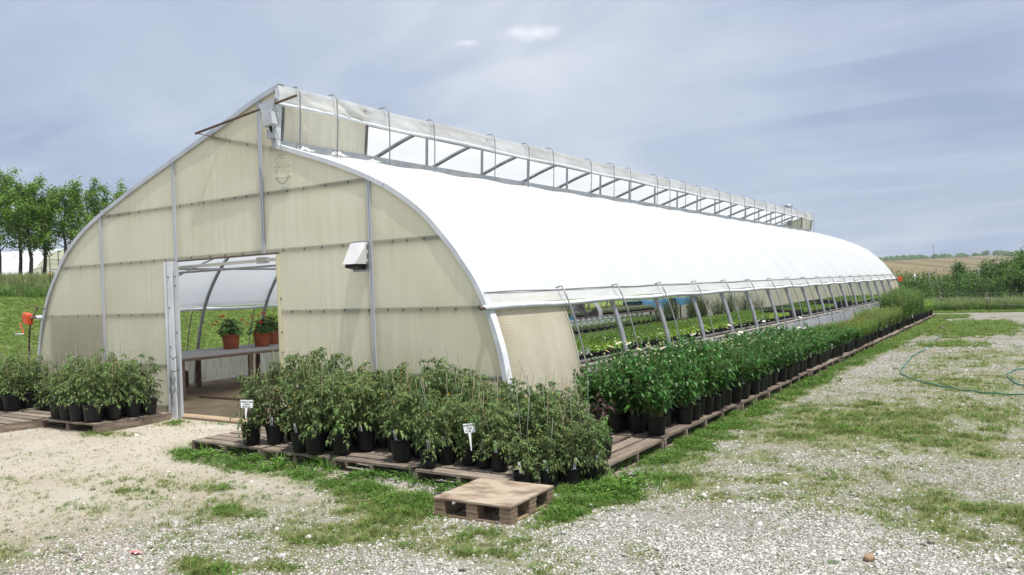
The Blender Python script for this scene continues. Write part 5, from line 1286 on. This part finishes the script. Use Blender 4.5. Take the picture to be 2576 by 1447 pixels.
# ================================================================== background, left
def grow_tree(label, x, y, h, k, crown=(.30, 1.0), width=1.1, nleaf=2600, lean=0.0):
    q = random.Random(2000 + k); z0 = float(height(x, y)) - .1
    T = thing('tree', label, 'tree', (x, y, z0), 0, 'row of young trees behind the bank')
    st = MB(); fo = MB()
    tr = [Vector((lean * t_ * h + q.uniform(-.05, .05), q.uniform(-.05, .05), h * t_)) for t_ in (0, .12, .25, .4, .55, .7, .85, 1.0)]
    st.tube(tr, [.10, .085, .075, .06, .048, .036, .022, .008], 8)
    tips = []
    nb = 17
    for i in range(nb):
        t_ = crown[0] * .85 + (.95 - crown[0] * .85) * (i + q.random()) / nb; f = t_ * 7; tt = [0, .12, .25, .4, .55, .7, .85, 1.0]
        j = max(n_ for n_ in range(7) if tt[n_] <= t_); p = tr[j].lerp(tr[j + 1], (t_ - tt[j]) / (tt[j + 1] - tt[j]))
        a = i * 2.4 + q.uniform(-.5, .5); ln = width * (1.15 - .75 * t_) * q.uniform(.75, 1.2); up = q.uniform(.55, 1.25) + .5 * t_
        d = Vector((math.cos(a), math.sin(a), up)).normalized(); mid = p + Vector((math.cos(a), math.sin(a), up * .45)) * ln * .45; tip = mid + Vector((math.cos(a) * .5, math.sin(a) * .5, up)).normalized() * ln * .75
        st.tube([p, mid, tip], [.026 * (1.1 - t_) + .008, .015, .005], 5, False); tips.append((p, mid, tip))
        for s in range(4):
            u = q.uniform(.25, .95); b0 = p.lerp(mid, u * 2) if u < .5 else mid.lerp(tip, u * 2 - 1); e = b0 + Vector((math.cos(a + q.uniform(-1.4, 1.4)) * .7, math.sin(a + q.uniform(-1.4, 1.4)) * .7, q.uniform(.1, 1.0))).normalized() * ln * q.uniform(.3, .55)
            st.tube([b0, e], [.009, .003], 4, False); tips.append((b0, b0.lerp(e, .5), e))
    tips.append((tr[5], tr[6], tr[7]))
    per = max(4, nleaf // len(tips)); gs = .105
    for (a_, b_, c_) in tips:
        cl = q.uniform(.6, 1.35)
        for i in range(int(per * cl)):
            u = q.random() ** .7; c = a_.lerp(b_, u * 2) if u < .5 else b_.lerp(c_, u * 2 - 1)
            c = c + Vector((q.gauss(0, gs), q.gauss(0, gs), q.gauss(0, gs)))
            fo.leaf2(c, dirv(q, q.uniform(-.8, .6)), (q.uniform(-.8, .8), q.uniform(-.8, .8), 1), q.uniform(.08, .145), q.uniform(.055, .09), .25, .12)
    st.obj('trunk', MT['bark'], T, True); c = fo.obj('crown', MT['tree'], T); c['kind'] = 'stuff'
def at_dir(dx, dy, r): return CAM.x + dx * r, CAM.y + dy * r
TR = [('leftmost tree, its trunk cut by the picture edge', -.9125, .409, 41.0, 4.7, 1.5), ('second tree from the left, slim trunk', -.9044, .4267, 43.5, 4.5, 1.15), ('third tree from the left, dark trunk', -.9005, .4349, 40.5, 4.5, 1.15), ('fourth tree from the left, slim trunk before the far greenhouse', -.8947, .4467, 42.0, 4.1, 1.05), ('tree nearest the greenhouse edge, trunk half hidden by it', -.8858, .4641, 40.0, 4.4, 1.15),
      ('tree rising behind the curve of the greenhouse roof', -.8745, .485, 42, 4.55, 1.2), ('last visible treetop behind the roof edge', -.8615, .5077, 43, 4.6, 1.05)]
for i, (lab, dx, dy, r, h, w) in enumerate(TR):
    x, y = at_dir(dx, dy, r); grow_tree(lab, x, y, h * .93, i, (.34, 1), w * 1.2, 4500)
# second greenhouse on the rise
G2 = thing('far_greenhouse', 'distant white hoop greenhouse beyond the trees', 'greenhouse', (0, 0, 0))
def g2pt(u, v, z): # u across (right +), v along its length away to the left
    ox, oy = at_dir(-.8862, .4633, 90.0); ax, ay = -.923, -.386   # along
    cx_, cy_ = -.386, .923                                    # across
    return (ox + cx_ * u + ax * v, oy + cy_ * u + ay * v, float(height(ox, oy)) - .9 + z)
prof = [(-4.2, 0), (-4.05, 1.2), (-3.5, 2.2), (-2.4, 3.1), (-1.0, 3.7), (0, 3.95), (1.0, 3.7), (2.4, 3.1), (3.5, 2.2), (4.05, 1.2), (4.2, 0)]
mb = MB(); mb.grid([[g2pt(a, v, z) for a, z in prof] for v in np.linspace(0, 26, 14)]); mb.obj('roof_film', MT['film'], G2, True)
mb = MB(); mb.add([g2pt(a, .05, z - .03) for a, z in prof], [tuple(range(len(prof)))]); mb.obj('end_wall', MT['poly'], G2)
for u in (-2.4, -.8, .8, 2.4): mb = MB(); zt = float(np.interp(u, [p[0] for p in prof], [p[1] for p in prof])); mb.tube([g2pt(u, -.03, 0), g2pt(u, -.03, zt)], .05, 5); mb.obj('wall_stud', MT['galv_dark'], G2)
for z in (1.0, 1.9, 2.8): 
    hw = float(np.interp(-z, [-p[1] for p in prof[5:]][::1], [p[0] for p in prof[5:]])); mb = MB(); mb.tube([g2pt(-hw, -.04, z), g2pt(hw, -.04, z)], .04, 5); mb.obj('girt', MT['galv_dark'], G2)
G3 = thing('low_tunnel', 'lower plastic tunnel in front of the distant greenhouse', 'greenhouse', (0, 0, 0))
def g3pt(u, v, z):
    ox, oy = at_dir(-.8960, .4440, 78.0); ax, ay = -.923, -.386; cx_, cy_ = -.386, .923
    return (ox + cx_ * u + ax * v, oy + cy_ * u + ay * v, float(height(ox, oy)) - 1.0 + z)
pf = [(p[0] * .62, p[1] * .56) for p in prof]
mb = MB(); mb.grid([[g3pt(a, v, z) for a, z in pf] for v in np.linspace(0, 20, 12)]); mb.obj('roof_film', MT['film'], G3, True)
mb = MB(); mb.add([g3pt(a, .05, z - .02) for a, z in pf], [tuple(range(len(pf)))]); mb.obj('end_wall', MT['poly_dirty'], G3)
for u in (-1.2, 0, 1.2): mb = MB(); mb.tube([g3pt(u, -.03, 0), g3pt(u, -.03, float(np.interp(u, [p[0] for p in pf], [p[1] for p in pf])))], .035, 5); mb.obj('wall_stud', MT['galv_dark'], G3)
# marker post with tape on the bank
x, y = at_dir(-.8925, .4510, 34.0); PT = thing('marker_post', 'thin post with a yellow tape on the grassy bank', 'post', (x, y, float(height(x, y)) - .1))
mb = MB(); mb.tube([(0, 0, 0), (.02, 0, 1.55)], .018, 6); mb.obj('post', MT['rust'], PT, True)
mb = MB(); mb.obox((.0, -.03, .75), (.12, 0, .02), (0, .004, 0), (0, 0, .02)); mb.obj('tape', MT['yellow'], PT)

# ================================================================== background, right
def bramble_row(label, y, x0, x1, h, d, k, n, group='bramble rows beyond the fence', m='bramble', ll=.13):
    q = random.Random(2500 + k); T = thing('bramble_row', label, 'bramble row', ((x0 + x1) / 2, y, 0), 0, group); cx = (x0 + x1) / 2
    st = MB(); fo = MB(); stems = int((x1 - x0) * 5)
    for i in range(stems):
        x = q.uniform(x0, x1); yy_ = q.gauss(0, d * .35); zz_ = float(height(x, y + yy_)); hh = h * q.uniform(.7, 1.1) * (.8 + .4 * float(fbm([x * .5], [k], 1, 2, 91)[0]))
        top = Vector((x - cx + q.gauss(0, .2), yy_ + q.gauss(0, .2), zz_ + hh)); b0 = Vector((x - cx, yy_, zz_ - .05))
        st.tube([b0, b0.lerp(top, .6) + Vector((0, 0, .1)), top], [.02, .014, .006], 4, False)
        for j in range(n):
            t_ = q.uniform(.15, 1.03); p = b0.lerp(top, t_) + Vector((q.gauss(0, .17), q.gauss(0, .17), q.gauss(0, .1)))
            fo.leaf2(p, dirv(q, q.uniform(-.7, .6)), (q.uniform(-.7, .7), q.uniform(-.7, .7), 1), ll * q.uniform(.6, 1.3), ll * .55 * q.uniform(.7, 1.2), .3, .1)
    st.obj('canes', MT['bark'], T); c = fo.obj('foliage', MT[m], T); c['kind'] = 'stuff'
bramble_row('nearest bramble row behind the fence', 37.5, -6, 13, 1.4, 1.0, 1, 80)
bramble_row('second bramble row behind the fence', 41.0, -9, 14, 1.5, 1.0, 2, 70)
bramble_row('third bramble row behind the fence', 45.0, -12, 15, 1.7, 1.2, 3, 62)
bramble_row('last bramble row before the open field', 50.0, -14, 16, 1.65, 1.6, 4, 50, ll=.16)
bramble_row('overgrown hedge along the far side of the rows', 56.0, -14, 17, 1.6, 2.0, 5, 45, ll=.18)
def shrub(label, x, y, h, w, k, n=5000, ll=.13, m='bramble'):
    q = random.Random(2700 + k); z0 = float(height(x, y)) - .05; T = thing('shrub', label, 'shrub', (x, y, z0)); st = MB(); fo = MB()
    for i in range(26):
        d = dirv(q, q.uniform(.25, 1.5)); tip = Vector((d.x * w, d.y * w, d.z * h * q.uniform(.8, 1.05) + .15)); mid = tip * .5 + Vector((0, 0, .15 * h)); st.tube([(0, 0, 0), mid, tip], [.035, .02, .006], 5, False)
        for j in range(n // 26):
            t_ = q.random() ** .6; p = Vector((0, 0, 0)).lerp(mid, t_ * 2) if t_ < .5 else mid.lerp(tip, t_ * 2 - 1)
            p = p + Vector((q.gauss(0, .16), q.gauss(0, .16), q.gauss(0, .14))); p.z = max(p.z, .05)
            fo.leaf2(p, dirv(q, q.uniform(-.6, .7)), (q.uniform(-.7, .7), q.uniform(-.7, .7), 1), ll * q.uniform(.6, 1.3), ll * .5, .3, .1)
    st.obj('branches', MT['bark'], T); c = fo.obj('foliage', MT[m], T); c['kind'] = 'stuff'
shrub('big rounded shrub at the right edge beyond the fence', 10.4, 37.2, 2.5, 2.1, 1, 11000, .13, 'bush')
shrub('dark shrub left of the big rounded one', 8.2, 44.0, 2.2, 1.6, 2, 6000, .14)
shrub('dense dark shrub behind the big rounded one', 10.2, 47.0, 2.7, 1.9, 3, 6000, .15)
shrub('low bush at the far corner of the greenhouse', 4.8, 39.0, 1.3, 1.0, 4, 3500, .12)
shrub('small shrub poking above the bramble rows', 6.0, 52.0, 2.1, 1.1, 5, 3000, .15)
# wire fence
FN = thing('wire_fence', 'low wire fence with rusty posts beyond the gravel drive', 'fence', (0, 0, 0))
fp = [(-3.0, 35.6), (1.2, 34.8), (4.0, 34.1), (6.68, 32.85), (8.51, 30.9), (10.3, 29.0), (12.2, 27.0)]
for i, (x, y) in enumerate(fp):
    z0 = float(height(x, y)); mb = MB(); mb.tube([(x, y, z0 - .1), (x, y, z0 + .78)], .022, 6); o = mb.obj('post', MT['rust'], FN, True)
    mb = MB(); mb.obox((x, y - .02, z0 + .52), (.025, 0, 0), (0, .012, 0), (0, 0, .02)); mb.obj('insulator', MT['tag'], o)
for z in (.28, .52, .72): mb = MB(); mb.tube([(x, y - .028, float(height(x, y)) + z) for x, y in fp], .004, 4); mb.obj('wire', MT['galv'], FN)
TP = [(4.5, 43.0, 1.6, 'alu'), (5.2, 43.2, 1.75, 'galv_dark'), (7.6, 42.7, 1.8, 'galv_dark'), (1.2, 43.5, 1.8, 'galv_dark'), (9.0, 43, 1.7, 'galv_dark')]
for i, (x, y, h, m) in enumerate(TP):
    z0 = float(height(x, y)); o = thing('trellis_post', ('pale' if m == 'alu' else 'grey') + ' trellis post among the bramble rows, %s from the greenhouse' % ORD[[1, 2, 3, 0, 4][i]], 'post', (x, y, z0), 0, 'trellis posts in the brambles')
    mb = MB(); mb.tube([(0, 0, -.1), (.02, 0, h)], .03, 6); mb.obj('post', MT[m], o, True); mb = MB(); mb.tube([(-.25, 0, h - .15), (.27, 0, h - .15)], .015, 5); mb.obj('crossarm', MT[m], o, True)
# utility poles far out in the field
for i, (x, y) in enumerate([(-22, 330), (6, 300), (-52, 340)]):
    z0 = float(height(x, y)); o = thing('utility_pole', '%s utility pole far out in the field' % ['thin', 'rightmost', 'leftmost'][i], 'pole', (x, y, z0)); mb = MB(); mb.tube([(0, 0, -1), (0, 0, 5.0)], .07, 6); mb.obj('pole', MT['bark'], o, True); mb = MB(); mb.obox((0, 0, 4.7), (.5, 0, 0), (0, .04, 0), (0, 0, .05)); mb.obj('crossarm', MT['bark'], o)
# far woods on the skyline
def clump(k):
    q = random.Random(2900 + k); mb = MB()
    for i in range(260):
        d = dirv(q, q.uniform(-.3, 1.5)); p = Vector((d.x * 4.2, d.y * 4.2, 4 + d.z * 4.5)) * q.uniform(.75, 1.05); mb.leaf2(p, dirv(q, q.uniform(-.8, .6)), (q.uniform(-.6, .6), q.uniform(-.6, .6), 1), 1.8, 1.2, .2, .1)
    mb.tube([(0, 0, -1), (0, 0, 6)], .35, 5)
    return mb.mesh('far_tree', MT['tree'])
n = 900; xs_ = rng.uniform(-520, 330, n); ys_ = 820 + rng.normal(0, 25, n) + 30 * np.sin(xs_ * .01)
scatter('far_woods', np.stack([xs_, ys_, height(xs_, ys_) - 1.5], 1), np.stack([np.zeros(n), np.zeros(n), rng.random(n) * 6.28], 1), .40 + .36 * rng.random(n), rng.integers(0, 3, n), [clump(i) for i in range(3)], 'line of far-off blue green woods on the skyline', 'woods')
shrub('lone tree top at the right end of the skyline woods', 23, 250, 6.0, 3.5, 9, 3000, .6, 'tree')

# leafy weeds along the pallet edges
WD = [weed(60 + i, 42, .11, MT['weed'], .045) for i in range(3)] + [tuft(70, 14, .16, .05, .004, MT['weed'], 1.0)]
pts_ = []
for i in range(150):
    u = rng.random()
    if u < .45: x_, y_ = rng.uniform(2.5, 6.6), rng.normal(-1.52, .07)
    elif u < .85: x_, y_ = rng.normal(7.27, .10), rng.uniform(-.4, 14)
    else: x_, y_ = rng.normal(7.35, .2), rng.normal(-1.0, .35)
    pts_.append((x_, y_))
pts_ = np.array(pts_); n = len(pts_)
scatter('edge_weeds', np.stack([pts_[:, 0], pts_[:, 1], height(pts_[:, 0], pts_[:, 1]) - .005], 1), np.stack([rng.normal(0, .1, n), rng.normal(0, .1, n), rng.random(n) * 6.28], 1), .45 + .75 * rng.random(n), rng.integers(0, 4, n), WD, 'leafy green weeds growing along the edges of the pallets', 'weeds')
# hazy summer air
hz = bpy.data.materials.new('haze_air'); hz.use_nodes = True; t = hz.node_tree
for n_ in list(t.nodes): t.nodes.remove(n_)
o_ = N(t, 'ShaderNodeOutputMaterial'); pv = N(t, 'ShaderNodeVolumePrincipled'); pv.inputs['Color'].default_value = (.80, .88, 1.0, 1); pv.inputs['Density'].default_value = .00032
t.links.new(pv.outputs[0], o_.inputs['Volume'])
mb = MB(); mb.box(-900, 900, -60, 1150, -8, 60); tag(mb.obj('haze', hz), 'thin bluish summer haze over the fields', 'haze', kind='stuff')
